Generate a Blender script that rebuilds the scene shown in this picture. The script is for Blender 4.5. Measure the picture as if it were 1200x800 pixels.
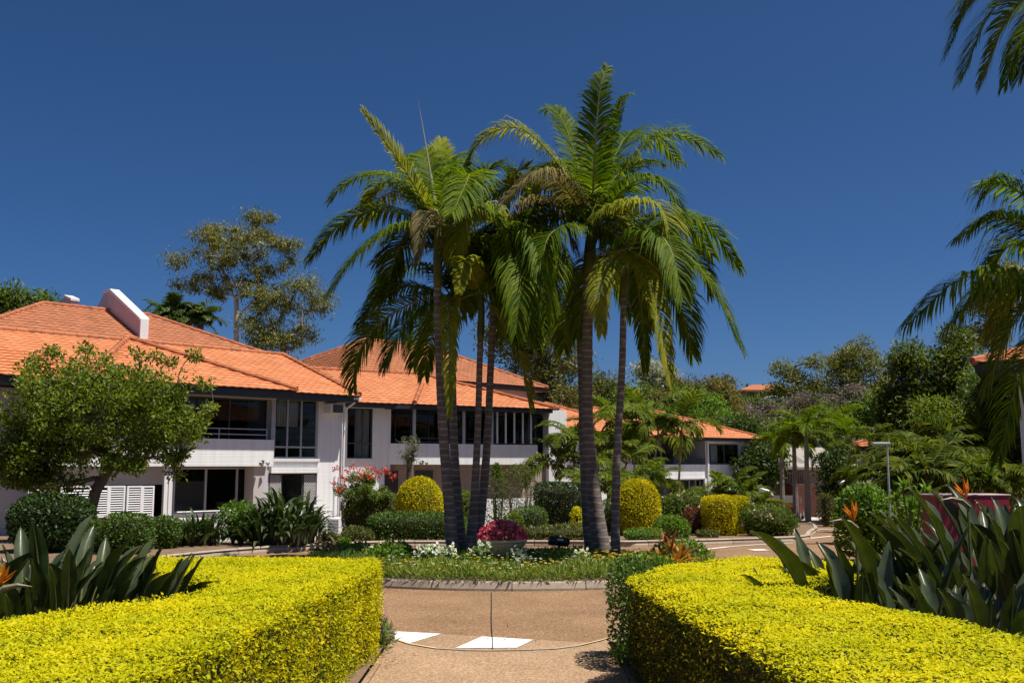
import bpy, bmesh, math, random
import numpy as np
from mathutils import Matrix, Vector

# ------------------------------------------------------------------ camera, sky, sun, exposure
scene = bpy.context.scene
for o in list(bpy.data.objects): bpy.data.objects.remove(o)
F = 1167.0; PITCH = math.radians(7.08); CZ = 1.6
cam_d = bpy.data.cameras.new('camera'); cam = bpy.data.objects.new('camera', cam_d)
scene.collection.objects.link(cam); scene.camera = cam
cam_d.sensor_width = 36; cam_d.lens = 36 * F / 1200; cam_d.clip_end = 3000; cam_d.clip_start = 0.05
cam.location = (0, 0, CZ); cam.rotation_euler = (math.pi / 2 + PITCH, 0, 0)

SUN = Vector((0.40, -0.13, 1.0)).normalized()           # direction towards the sun
EL = math.asin(SUN.z); AZ = math.atan2(SUN.x, SUN.y)    # azimuth clockwise from +Y
world = bpy.data.worlds.new('World'); scene.world = world; world.use_nodes = True
nt = world.node_tree; bg = nt.nodes['Background']
sky = nt.nodes.new('ShaderNodeTexSky'); sky.sky_type = 'NISHITA'; sky.sun_disc = False
sky.sun_elevation = EL; sky.sun_rotation = AZ
sky.altitude = 0; sky.air_density = 0.6; sky.dust_density = 1.2; sky.ozone_density = 10.0
hs = nt.nodes.new('ShaderNodeHueSaturation'); hs.inputs['Saturation'].default_value = 1.13; nt.links.new(sky.outputs[0], hs.inputs['Color'])
nt.links.new(hs.outputs[0], bg.inputs[0]); bg.inputs[1].default_value = 0.05
sun_d = bpy.data.lights.new('sun', 'SUN'); sun = bpy.data.objects.new('sun', sun_d); scene.collection.objects.link(sun)
sun_d.energy = 4.2; sun_d.angle = math.radians(0.53); sun_d.color = (1.0, 0.94, 0.85)
sun.rotation_euler = SUN.to_track_quat('Z', 'Y').to_euler(); sun.location = (20, -5, 40)
vs = scene.view_settings; vs.view_transform = 'Standard'; vs.look = 'None'; vs.exposure = 0.72; vs.gamma = 1
vs.use_curve_mapping = False
scene.render.engine = 'CYCLES'
scene.cycles.max_bounces = 6; scene.cycles.diffuse_bounces = 3; scene.cycles.transparent_max_bounces = 12
scene.cycles.transmission_bounces = 4; scene.cycles.glossy_bounces = 3

rng = np.random.default_rng(7); random.seed(7)
C = scene.collection.objects

# ------------------------------------------------------------------ helpers: pixel -> place
def ray(px, py):
    x = (px - 600) / F; y = (400 - py) / F
    return np.array([x, math.cos(PITCH) - y * math.sin(PITCH), math.sin(PITCH) + y * math.cos(PITCH)])
def at(px, py, Y):
    d = ray(px, py); d = d / d[1] * Y; d[2] += CZ; return d
def sst(a, b, x):
    t = np.clip((x - a) / (b - a), 0, 1); return t * t * (3 - 2 * t)
def H(x, y):                                            # height of the lie of the land
    k = 0.056 + (0.040 - 0.056) * sst(-5, 9, x)
    z = -k * np.clip(y - 20, 0, 48)
    return z + 14 * sst(78, 200, y)
def Hf(x, y): return float(H(np.float64(x), np.float64(y)))
def gx(px, Y, py=545): return at(px, py, Y)[0]
def ppm(Y): return F / Y                                # pixels per metre (about) at depth Y

# ------------------------------------------------------------------ helpers: meshes and objects
def mk(name, V, faces):
    me = bpy.data.meshes.new(name)
    V = np.asarray(V, dtype=np.float32)
    if isinstance(faces, np.ndarray):
        m, k = faces.shape
        me.vertices.add(len(V)); me.vertices.foreach_set('co', V.ravel())
        me.loops.add(m * k); me.loops.foreach_set('vertex_index', faces.astype(np.int32).ravel())
        me.polygons.add(m); me.polygons.foreach_set('loop_start', np.arange(0, m * k, k, dtype=np.int32))
        me.update(calc_edges=True); me.validate()
    else:
        me.from_pydata([tuple(map(float, v)) for v in V], [], faces); me.update()
    return me
def put(name, me, mat, parent=None, loc=(0, 0, 0), rot=(0, 0, 0), kind=None, smooth=False):
    o = bpy.data.objects.new(name, me); C.link(o)
    if mat is not None and len(me.materials) == 0: me.materials.append(M[mat] if isinstance(mat, str) else mat)
    o.location = loc; o.rotation_euler = rot
    if parent is not None: o.parent = parent
    if kind: o['kind'] = kind
    if smooth: me.polygons.foreach_set('use_smooth', np.ones(len(me.polygons), dtype=bool))
    return o
def thing(name, label, cat, loc=(0, 0, 0), rz=0, group=None):
    o = bpy.data.objects.new(name, None); C.link(o); o.empty_display_size = 0.2
    o.location = loc; o.rotation_euler = (0, 0, rz); o['label'] = label; o['category'] = cat
    if group: o['group'] = group
    return o
def tag(o, label, cat, group=None):
    o['label'] = label; o['category'] = cat
    if group: o['group'] = group
    return o
class MB:
    def __init__(s): s.v = []; s.f = []
    def box(s, x0, x1, y0, y1, z0, z1):
        n = len(s.v)
        s.v += [(x0,y0,z0),(x1,y0,z0),(x1,y1,z0),(x0,y1,z0),(x0,y0,z1),(x1,y0,z1),(x1,y1,z1),(x0,y1,z1)]
        s.f += [tuple(n+i for i in q) for q in ((0,3,2,1),(4,5,6,7),(0,1,5,4),(1,2,6,5),(2,3,7,6),(3,0,4,7))]
        return s
    def poly(s, pts):
        n = len(s.v); s.v += [tuple(p) for p in pts]; s.f.append(tuple(range(n, n + len(pts)))); return s
    def prism(s, pts, z0, z1):                           # ground polygon, counter-clockwise
        n = len(s.v); k = len(pts)
        s.v += [(p[0], p[1], z0) for p in pts] + [(p[0], p[1], z1) for p in pts]
        s.f.append(tuple(range(n + k - 1, n - 1, -1))); s.f.append(tuple(range(n + k, n + 2 * k)))
        for i in range(k):
            j = (i + 1) % k; s.f.append((n + i, n + j, n + k + j, n + k + i))
        return s
    def tube(s, pts, rad, n=8, cap=True):
        pts = [np.asarray(p, float) for p in pts]; K = len(pts)
        if not hasattr(rad, '__len__'): rad = [rad] * K
        prev = None; b = len(s.v)
        for i in range(K):
            t = pts[min(i + 1, K - 1)] - pts[max(i - 1, 0)]; t = t / (np.linalg.norm(t) + 1e-9)
            if prev is None:
                a = np.array([1., 0, 0]) if abs(t[0]) < 0.8 else np.array([0, 1., 0])
            else: a = prev
            a = a - t * (a @ t); a /= np.linalg.norm(a) + 1e-9; prev = a; c = np.cross(t, a)
            for j in range(n):
                w = 2 * math.pi * j / n
                s.v.append(tuple(pts[i] + rad[i] * (a * math.cos(w) + c * math.sin(w))))
        for i in range(K - 1):
            for j in range(n):
                k = (j + 1) % n
                s.f.append((b+i*n+j, b+i*n+k, b+(i+1)*n+k, b+(i+1)*n+j))
        if cap:
            s.f.append(tuple(b + j for j in range(n - 1, -1, -1))); s.f.append(tuple(b + (K-1)*n + j for j in range(n)))
        return s
    def lathe(s, c, prof, n=24, sx=1, sy=1):
        b = len(s.v)
        for r, z in prof:
            for j in range(n):
                w = 2 * math.pi * j / n; s.v.append((c[0] + sx*r*math.cos(w), c[1] + sy*r*math.sin(w), c[2] + z))
        for i in range(len(prof) - 1):
            for j in range(n):
                k = (j + 1) % n; s.f.append((b+i*n+j, b+i*n+k, b+(i+1)*n+k, b+(i+1)*n+j))
        s.f.append(tuple(b + j for j in range(n - 1, -1, -1))); s.f.append(tuple(b + (len(prof)-1)*n + j for j in range(n)))
        return s
    def build(s, name, mat, parent=None, loc=(0, 0, 0), rot=(0, 0, 0), kind=None, smooth=False, bevel=0):
        me = mk(name, s.v, s.f); o = put(name, me, mat, parent, loc, rot, kind, smooth)
        if bevel:
            m = o.modifiers.new('b', 'BEVEL'); m.width = bevel; m.segments = 2; m.limit_method = 'ANGLE'
        return o

# ------------------------------------------------------------------ materials
M = {}
def newmat(name):
    m = bpy.data.materials.new(name); m.use_nodes = True; M[name] = m
    t = m.node_tree; return m, t, t.nodes, t.links, t.nodes['Principled BSDF']
def ramp(N, L, src, stops):
    r = N.new('ShaderNodeValToRGB'); e = r.color_ramp.elements
    while len(e) < len(stops): e.new(0.5)
    for i, (p, c) in enumerate(stops): e[i].position = p; e[i].color = (*c, 1)
    L.new(src, r.inputs[0]); return r.outputs[0]
def rnd_node(N, L):
    g = N.new('ShaderNodeNewGeometry'); oi = N.new('ShaderNodeObjectInfo')
    a = N.new('ShaderNodeMath'); a.operation = 'ADD'; L.new(g.outputs['Random Per Island'], a.inputs[0]); L.new(oi.outputs['Random'], a.inputs[1])
    f = N.new('ShaderNodeMath'); f.operation = 'FRACT'; L.new(a.outputs[0], f.inputs[0]); return f.outputs[0]
def leafmat(name, stops, trans=0.35, rough=0.45, spec=0.5, tcol=1.5, gain=1.25):
    m, t, N, L, B = newmat(name)
    if max(max(c) for c in stops) > .3: gain = 1.0
    rough = max(rough, .5); spec = min(spec, .3)
    if name.startswith(('palm', 'cane')): rough, spec = .6, .1
    if name.startswith('duranta'): rough, spec = .6, .12
    col = ramp(N, L, rnd_node(N, L), [(i / max(1, len(stops) - 1), tuple(v * gain for v in c)) for i, c in enumerate(stops)])
    tcn = N.new('ShaderNodeTexCoord'); pn = N.new('ShaderNodeTexNoise'); pn.inputs['Scale'].default_value = 1.6; pn.inputs['Detail'].default_value = 4; L.new(tcn.outputs['Object'], pn.inputs['Vector'])
    pf = ramp(N, L, pn.outputs[0], [(0.32, (0.80, 0.88, 0.9)), (0.68, (1.14, 1.1, 1.0))]); pm = N.new('ShaderNodeMix'); pm.data_type = 'RGBA'; pm.blend_type = 'MULTIPLY'; pm.inputs[0].default_value = 1
    L.new(col, pm.inputs[6]); L.new(pf, pm.inputs[7]); col = pm.outputs[2]
    L.new(col, B.inputs['Base Color']); B.inputs['Roughness'].default_value = rough
    B.inputs['Specular IOR Level'].default_value = spec
    tr = N.new('ShaderNodeBsdfTranslucent'); mul = N.new('ShaderNodeMix'); mul.data_type = 'RGBA'; mul.blend_type = 'MULTIPLY'
    mul.inputs[0].default_value = 1; L.new(col, mul.inputs[6]); mul.inputs[7].default_value = (tcol, tcol, tcol * 0.5, 1)
    L.new(mul.outputs[2], tr.inputs[0])
    mx = N.new('ShaderNodeMixShader'); mx.inputs[0].default_value = trans
    L.new(B.outputs[0], mx.inputs[1]); L.new(tr.outputs[0], mx.inputs[2])
    L.new(mx.outputs[0], N['Material Output'].inputs[0]); return m
def noisemat(name, c1, c2, scale=8, rough=0.8, bump=0.0, bscale=60, spec=0.3, detail=6, metallic=0, c3=None, island=0.0):
    m, t, N, L, B = newmat(name)
    tc = N.new('ShaderNodeTexCoord'); n = N.new('ShaderNodeTexNoise'); n.inputs['Scale'].default_value = scale; n.inputs['Detail'].default_value = detail
    n.inputs['Roughness'].default_value = 0.65
    L.new(tc.outputs['Object'], n.inputs['Vector'])
    st = [(0.3, c1), (0.7, c2)] if c3 is None else [(0.25, c1), (0.5, c2), (0.75, c3)]
    col = ramp(N, L, n.outputs[0], st)
    if island:
        mp = N.new('ShaderNodeMapRange'); L.new(rnd_node(N, L), mp.inputs[0]); mp.inputs[3].default_value = 1 - island; mp.inputs[4].default_value = 1 + island
        mul = N.new('ShaderNodeMix'); mul.data_type = 'RGBA'; mul.blend_type = 'MULTIPLY'; mul.inputs[0].default_value = 1
        L.new(col, mul.inputs[6]); cc = N.new('ShaderNodeCombineColor')
        for i in range(3): L.new(mp.outputs[0], cc.inputs[i])
        L.new(cc.outputs[0], mul.inputs[7]); col = mul.outputs[2]
    L.new(col, B.inputs['Base Color']); B.inputs['Roughness'].default_value = rough; B.inputs['Specular IOR Level'].default_value = spec
    B.inputs['Metallic'].default_value = metallic
    if bump:
        n2 = N.new('ShaderNodeTexNoise'); n2.inputs['Scale'].default_value = bscale; n2.inputs['Detail'].default_value = 4; L.new(tc.outputs['Object'], n2.inputs['Vector'])
        bp = N.new('ShaderNodeBump'); bp.inputs['Strength'].default_value = bump; bp.inputs['Distance'].default_value = 0.02
        L.new(n2.outputs[0], bp.inputs['Height']); L.new(bp.outputs[0], B.inputs['Normal'])
    return m
leafmat('duranta', [(0.40,0.42,0.010),(0.62,0.56,0.008),(0.71,0.62,0.010),(0.55,0.53,0.010),(0.67,0.59,0.008)], 0.42, 0.40, tcol=1.25)
leafmat('duranta_mid', [(0.26,0.27,0.01),(0.56,0.48,0.008),(0.64,0.53,0.008),(0.48,0.43,0.008)], 0.25, 0.45, tcol=1.2)
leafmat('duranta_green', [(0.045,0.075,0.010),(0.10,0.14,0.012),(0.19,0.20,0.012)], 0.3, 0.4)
leafmat('duranta_shade', [(0.03,0.042,0.008),(0.06,0.075,0.010),(0.12,0.12,0.010)], 0.18, 0.5)  # greener leaves of the path-facing side, darkened to carry its shade in colour
leafmat('hedge_green', [(0.035,0.07,0.012),(0.06,0.11,0.015),(0.10,0.15,0.02)], 0.25, 0.4)
leafmat('hedge_dark', [(0.015,0.032,0.008),(0.028,0.055,0.012),(0.045,0.085,0.015)], 0.18, 0.3)
leafmat('leaf_bright', [(0.05,0.10,0.012),(0.09,0.17,0.018),(0.15,0.23,0.022)], 0.35, 0.4)
leafmat('leaf_mid', [(0.04,0.075,0.010),(0.075,0.12,0.013),(0.13,0.165,0.018)], 0.35, 0.42)
leafmat('leaf_olive', [(0.05,0.065,0.015),(0.085,0.095,0.02),(0.125,0.12,0.026)], 0.3, 0.5)
leafmat('leaf_gum', [(0.08,0.095,0.018),(0.13,0.135,0.024),(0.19,0.17,0.03),(0.11,0.125,0.028)], 0.25, 0.45)
leafmat('leaf_tree', [(0.05,0.08,0.008),(0.10,0.14,0.012),(0.17,0.20,0.016)], 0.38, 0.42)
leafmat('leaf_dense', [(0.03,0.052,0.007),(0.065,0.095,0.010),(0.14,0.155,0.014)], 0.3, 0.42)
leafmat('cover_light', [(0.08,0.13,0.02),(0.15,0.20,0.03),(0.22,0.26,0.06),(0.12,0.15,0.02)], 0.35, 0.5)
leafmat('leaf_dark', [(0.024,0.045,0.008),(0.042,0.072,0.012),(0.07,0.105,0.016)], 0.25, 0.35)
leafmat('leaf_rust', [(0.10,0.085,0.02),(0.16,0.10,0.02),(0.07,0.09,0.02),(0.13,0.12,0.025)], 0.3, 0.5)
leafmat('leaf_grey', [(0.10,0.105,0.07),(0.15,0.15,0.10),(0.08,0.095,0.05)], 0.2, 0.5)
leafmat('leaf_jacaranda', [(0.15,0.095,0.17),(0.09,0.105,0.03),(0.20,0.13,0.22),(0.08,0.09,0.03)], 0.3, 0.6)
leafmat('leaf_white', [(0.45,0.45,0.36),(0.10,0.13,0.04),(0.55,0.55,0.47),(0.12,0.14,0.05)], 0.3, 0.6)
leafmat('leaf_red', [(0.10,0.035,0.02),(0.16,0.045,0.02),(0.07,0.05,0.02)], 0.25, 0.45)
leafmat('leaf_croton', [(0.10,0.02,0.02),(0.38,0.16,0.012),(0.55,0.28,0.02),(0.16,0.04,0.02),(0.07,0.03,0.015)], 0.25, 0.35)
leafmat('palm_leaf', [(0.034,0.070,0.002),(0.072,0.118,0.004),(0.130,0.165,0.006)], 0.42, 0.33, 0.6, tcol=1.7)
leafmat('palm_yellow', [(0.13,0.16,0.014),(0.19,0.20,0.018),(0.26,0.25,0.025)], 0.4, 0.35, tcol=1.5)
leafmat('palm_dead', [(0.13,0.095,0.045),(0.20,0.16,0.07),(0.10,0.09,0.03)], 0.25, 0.6, 0.3)
leafmat('cane_dark', [(0.02,0.038,0.005),(0.045,0.068,0.007),(0.115,0.125,0.010)], 0.35, 0.5, tcol=1.6)
leafmat('cane_leaf', [(0.035,0.062,0.008),(0.075,0.11,0.011),(0.15,0.165,0.014)], 0.38, 0.35, tcol=1.6)
leafmat('strap_leaf', [(0.018,0.038,0.010),(0.035,0.06,0.014),(0.06,0.085,0.02)], 0.18, 0.28, 0.6)
leafmat('flower_pink', [(0.75,0.06,0.14),(0.82,0.16,0.30),(0.68,0.04,0.10),(0.80,0.32,0.46)], 0.3, 0.5)
leafmat('flower_red', [(0.60,0.05,0.03),(0.65,0.10,0.05),(0.5,0.03,0.03)], 0.3, 0.5)
leafmat('flower_white', [(0.75,0.75,0.72),(0.8,0.8,0.76)], 0.3, 0.5)
leafmat('flower_yellow', [(0.60,0.38,0.02),(0.68,0.48,0.05),(0.6,0.28,0.02)], 0.3, 0.5)
leafmat('flower_blush', [(0.6,0.42,0.34),(0.68,0.55,0.45),(0.5,0.3,0.26)], 0.3, 0.5)
leafmat('flower_orange', [(0.75,0.20,0.01),(0.8,0.28,0.015),(0.65,0.15,0.01)], 0.3, 0.4)
leafmat('flower_purple', [(0.12,0.04,0.22),(0.18,0.07,0.3)], 0.3, 0.5)
leafmat('grass', [(0.05,0.09,0.012),(0.08,0.13,0.018),(0.12,0.16,0.025)], 0.3, 0.5)
noisemat('twigs', (0.012,0.014,0.006), (0.04,0.04,0.016), 20, 0.95)
noisemat('twigs_yellow', (0.05,0.05,0.008), (0.14,0.12,0.012), 14, 0.95)
noisemat('bark', (0.07,0.05,0.035), (0.17,0.13,0.10), 9, 0.9, 0.5, 30)
noisemat('bark_pale', (0.42,0.33,0.27), (0.62,0.54,0.47), 1.2, 0.8, 0.2, 12, c3=(0.30,0.22,0.17))
noisemat('bark_grey', (0.16,0.14,0.12), (0.30,0.27,0.23), 4, 0.9, 0.4, 25)
noisemat('crownshaft', (0.06,0.075,0.018), (0.11,0.12,0.03), 3, 0.4, 0.1, 10)
noisemat('rachis', (0.13,0.14,0.03), (0.21,0.20,0.05), 6, 0.45)
noisemat('spear', (0.30,0.30,0.22), (0.38,0.38,0.28), 6, 0.5)
noisemat('stalk', (0.09,0.11,0.03), (0.16,0.17,0.05), 8, 0.5)
noisemat('spathe', (0.14,0.16,0.08), (0.22,0.14,0.08), 10, 0.45)
noisemat('mulch', (0.07,0.045,0.028), (0.20,0.13,0.08), 5, 0.95, 0.8, 45, c3=(0.13,0.085,0.05))
noisemat('soil_grass', (0.045,0.06,0.018), (0.09,0.10,0.03), 0.4, 0.95, 0.5, 20, c3=(0.11,0.09,0.045))
noisemat('concrete', (0.25,0.20,0.15), (0.38,0.31,0.235), 7, 0.85, 0.2, 80, c3=(0.31,0.25,0.19), island=0.14)
noisemat('concrete_pale', (0.50,0.44,0.36), (0.62,0.56,0.47), 6, 0.85, 0.2, 80)
noisemat('kerb_yellow', (0.52,0.38,0.16), (0.62,0.50,0.28), 9, 0.85, 0.2, 80)
noisemat('white_paint', (0.44,0.36,0.28), (0.72,0.70,0.67), 14, 0.7, 0.25, 120, c3=(0.80,0.79,0.77))
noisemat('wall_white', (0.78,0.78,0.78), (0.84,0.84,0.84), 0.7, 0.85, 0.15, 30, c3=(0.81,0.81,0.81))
def streaks(name, amt=.16):
    m = M[name]; N = m.node_tree.nodes; L = m.node_tree.links; B = N['Principled BSDF']; src = B.inputs['Base Color'].links[0].from_socket
    tc = N.new('ShaderNodeTexCoord'); mp = N.new('ShaderNodeMapping'); mp.inputs['Scale'].default_value = (5, 5, .35); L.new(tc.outputs['Object'], mp.inputs[0])
    n = N.new('ShaderNodeTexNoise'); n.inputs['Scale'].default_value = 1.0; n.inputs['Detail'].default_value = 7; n.inputs['Roughness'].default_value = .7; L.new(mp.outputs[0], n.inputs['Vector'])
    f = ramp(N, L, n.outputs[0], [(.42, (1, 1, 1)), (.75, (1 - amt, 1 - amt * 1.05, 1 - amt * 1.2))])
    x = N.new('ShaderNodeMix'); x.data_type = 'RGBA'; x.blend_type = 'MULTIPLY'; x.inputs[0].default_value = 1; L.new(src, x.inputs[6]); L.new(f, x.inputs[7]); L.new(x.outputs[2], B.inputs['Base Color'])
    # painted brick courses as fine relief
    br = N.new('ShaderNodeTexWave'); br.bands_direction = 'Z'; br.inputs['Scale'].default_value = 3.7; L.new(tc.outputs['Object'], br.inputs['Vector']); rr = ramp(N, L, br.outputs[1], [(.0, (0, 0, 0)), (.12, (1, 1, 1))])
    b2 = N.new('ShaderNodeBump'); b2.inputs['Strength'].default_value = .35; b2.inputs['Distance'].default_value = .008; L.new(rr, b2.inputs['Height']); L.new(b2.outputs[0], B.inputs['Normal'])
streaks('wall_white')
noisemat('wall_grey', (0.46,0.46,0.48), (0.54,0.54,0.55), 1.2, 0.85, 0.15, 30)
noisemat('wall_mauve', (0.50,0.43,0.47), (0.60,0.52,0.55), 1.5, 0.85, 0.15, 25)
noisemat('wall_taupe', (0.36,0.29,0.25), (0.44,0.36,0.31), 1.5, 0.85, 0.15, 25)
noisemat('stucco', (0.46,0.42,0.39), (0.60,0.56,0.52), 20, 0.95, 0.6, 50)
noisemat('wall_brick', (0.10,0.045,0.035), (0.17,0.075,0.055), 6, 0.9, 0.3, 30)
noisemat('wall_beige', (0.24,0.205,0.17), (0.31,0.265,0.22), 3, 0.9, 0.2, 30)
noisemat('metal_roof', (0.30,0.27,0.23), (0.36,0.32,0.27), 2, 0.5)
noisemat('fascia', (0.028,0.032,0.036), (0.045,0.05,0.055), 3, 0.5)
noisemat('frame_dark', (0.05,0.055,0.06), (0.07,0.075,0.08), 3, 0.4)
noisemat('frame_grey', (0.36,0.38,0.40), (0.44,0.46,0.48), 3, 0.4)
noisemat('frame_white', (0.70,0.70,0.70), (0.78,0.78,0.78), 3, 0.5)
noisemat('interior', (0.035,0.032,0.03), (0.07,0.062,0.055), 0.8, 0.9)
noisemat('curtain', (0.66,0.66,0.60), (0.76,0.76,0.69), 4, 0.9)
noisemat('blind', (0.15,0.145,0.14), (0.19,0.185,0.18), 4, 0.9)
noisemat('louvre', (0.76,0.76,0.76), (0.82,0.82,0.82), 3, 0.6)
noisemat('bowl', (0.40,0.33,0.21), (0.52,0.44,0.30), 10, 0.9, 0.35, 60)
noisemat('maroon', (0.22,0.018,0.036), (0.28,0.028,0.05), 4, 0.45, 0.05, 20)
noisemat('maroon_top', (0.50,0.36,0.36), (0.6,0.45,0.44), 4, 0.5)
noisemat('steel', (0.40,0.41,0.42), (0.50,0.51,0.52), 6, 0.45, metallic=0.3)
noisemat('car_white', (0.74,0.74,0.74), (0.8,0.8,0.8), 2, 0.25)
noisemat('car_red', (0.085,0.010,0.010), (0.11,0.014,0.014), 2, 0.25)
noisemat('rubber', (0.02,0.02,0.02), (0.035,0.035,0.035), 8, 0.8)
noisemat('black_plastic', (0.022,0.018,0.018), (0.04,0.032,0.03), 6, 0.5)
noisemat('tar', (0.02,0.018,0.016), (0.035,0.03,0.026), 20, 0.8)
noisemat('lamp_lens', (0.6,0.6,0.58), (0.7,0.7,0.68), 4, 0.3)
noisemat('cable', (0.30,0.28,0.26), (0.36,0.34,0.32), 4, 0.6)
noisemat('copper_dome', (0.30,0.33,0.22), (0.42,0.44,0.30), 4, 0.6)
def m_tile():
    m, t, N, L, B = newmat('tile')
    col = ramp(N, L, rnd_node(N, L), [(0, (0.50,0.17,0.065)), (0.35, (0.58,0.21,0.085)), (0.7, (0.53,0.185,0.075)), (1, (0.62,0.25,0.11))])
    tc = N.new('ShaderNodeTexCoord'); n = N.new('ShaderNodeTexNoise'); n.inputs['Scale'].default_value = 1.3; n.inputs['Detail'].default_value = 8; n.inputs['Roughness'].default_value = 0.7
    L.new(tc.outputs['Object'], n.inputs['Vector'])
    f = ramp(N, L, n.outputs[0], [(0.50, (0,0,0)), (0.72, (0.55,0.55,0.55))])
    mx = N.new('ShaderNodeMix'); mx.data_type = 'RGBA'; L.new(f, mx.inputs[0]); L.new(col, mx.inputs[6]); mx.inputs[7].default_value = (0.26,0.12,0.06,1)
    L.new(mx.outputs[2], B.inputs['Base Color']); B.inputs['Roughness'].default_value = 0.75; B.inputs['Specular IOR Level'].default_value = 0.25
    return m
m_tile()
noisemat('tile_dull', (0.30,0.115,0.055), (0.40,0.15,0.07), 2.2, 0.85, c3=(0.35,0.13,0.06), island=0.13)  # duller, browner tile tone for rear roofs and the back slope
noisemat('ridge_tile', (0.26,0.095,0.045), (0.40,0.14,0.06), 3, 0.85, c3=(0.17,0.075,0.045), island=0.15)
def m_road(name, cols, grain):
    m, t, N, L, B = newmat(name)
    tc = N.new('ShaderNodeTexCoord')
    v = N.new('ShaderNodeTexVoronoi'); v.inputs['Scale'].default_value = grain; L.new(tc.outputs['Object'], v.inputs['Vector'])
    s = N.new('ShaderNodeSeparateColor'); L.new(v.outputs['Color'], s.inputs[0])
    col = ramp(N, L, s.outputs[0], [(0, cols[0]), (0.5, cols[1]), (0.85, cols[2]), (1, cols[3])])
    n = N.new('ShaderNodeTexNoise'); n.inputs['Scale'].default_value = 1.1; n.inputs['Detail'].default_value = 7; L.new(tc.outputs['Object'], n.inputs['Vector'])
    f = ramp(N, L, n.outputs[0], [(0.3, (0.80,0.79,0.77)), (0.7, (1.1,1.1,1.1))])
    mx = N.new('ShaderNodeMix'); mx.data_type = 'RGBA'; mx.blend_type = 'MULTIPLY'; mx.inputs[0].default_value = 1; L.new(col, mx.inputs[6]); L.new(f, mx.inputs[7])
    L.new(mx.outputs[2], B.inputs['Base Color']); B.inputs['Roughness'].default_value = 0.85; B.inputs['Specular IOR Level'].default_value = 0.25
    bp = N.new('ShaderNodeBump'); bp.inputs['Strength'].default_value = 0.35; bp.inputs['Distance'].default_value = 0.006
    L.new(v.outputs['Distance'], bp.inputs['Height']); L.new(bp.outputs[0], B.inputs['Normal'])
m_road('aggregate', [(0.15,0.086,0.044),(0.24,0.140,0.072),(0.29,0.178,0.096),(0.40,0.27,0.165)], 80)
m_road('aggregate_pale', [(0.22,0.135,0.076),(0.33,0.21,0.122),(0.38,0.255,0.152),(0.50,0.37,0.25)], 85)
def m_palmtrunk():
    m, t, N, L, B = newmat('palm_trunk')
    tc = N.new('ShaderNodeTexCoord'); sp = N.new('ShaderNodeSeparateXYZ'); L.new(tc.outputs['Object'], sp.inputs[0])
    n = N.new('ShaderNodeTexNoise'); n.inputs['Scale'].default_value = 6; n.inputs['Detail'].default_value = 6; L.new(tc.outputs['Object'], n.inputs['Vector'])
    mu = N.new('ShaderNodeMath'); mu.operation = 'MULTIPLY_ADD'; L.new(n.outputs[0], mu.inputs[0]); mu.inputs[1].default_value = 0.08; L.new(sp.outputs[2], mu.inputs[2])
    d = N.new('ShaderNodeMath'); d.operation = 'DIVIDE'; L.new(mu.outputs[0], d.inputs[0]); d.inputs[1].default_value = 0.105
    fr = N.new('ShaderNodeMath'); fr.operation = 'FRACT'; L.new(d.outputs[0], fr.inputs[0])
    ring = ramp(N, L, fr.outputs[0], [(0.0, (0.36,0.32,0.28)), (0.16, (0.24,0.205,0.18)), (0.3, (0.135,0.105,0.095)), (1, (0.17,0.135,0.12))])
    f = ramp(N, L, n.outputs[0], [(0.35, (0.7,0.68,0.66)), (0.7, (1.2,1.18,1.15))])
    mx = N.new('ShaderNodeMix'); mx.data_type = 'RGBA'; mx.blend_type = 'MULTIPLY'; mx.inputs[0].default_value = 1; L.new(ring, mx.inputs[6]); L.new(f, mx.inputs[7])
    L.new(mx.outputs[2], B.inputs['Base Color']); B.inputs['Roughness'].default_value = 0.85
m_palmtrunk()
def m_glass():
    m, t, N, L, B = newmat('glass')
    gl = N.new('ShaderNodeBsdfGlossy'); gl.inputs['Roughness'].default_value = 0.03; gl.inputs[0].default_value = (0.9,0.95,1,1)
    tr = N.new('ShaderNodeBsdfTransparent'); tr.inputs[0].default_value = (0.78,0.8,0.8,1)
    lw = N.new('ShaderNodeFresnel'); lw.inputs[0].default_value = 1.25
    mx = N.new('ShaderNodeMixShader'); L.new(lw.outputs[0], mx.inputs[0]); L.new(tr.outputs[0], mx.inputs[1]); L.new(gl.outputs[0], mx.inputs[2])
    L.new(mx.outputs[0], N['Material Output'].inputs[0])
m_glass()
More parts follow.
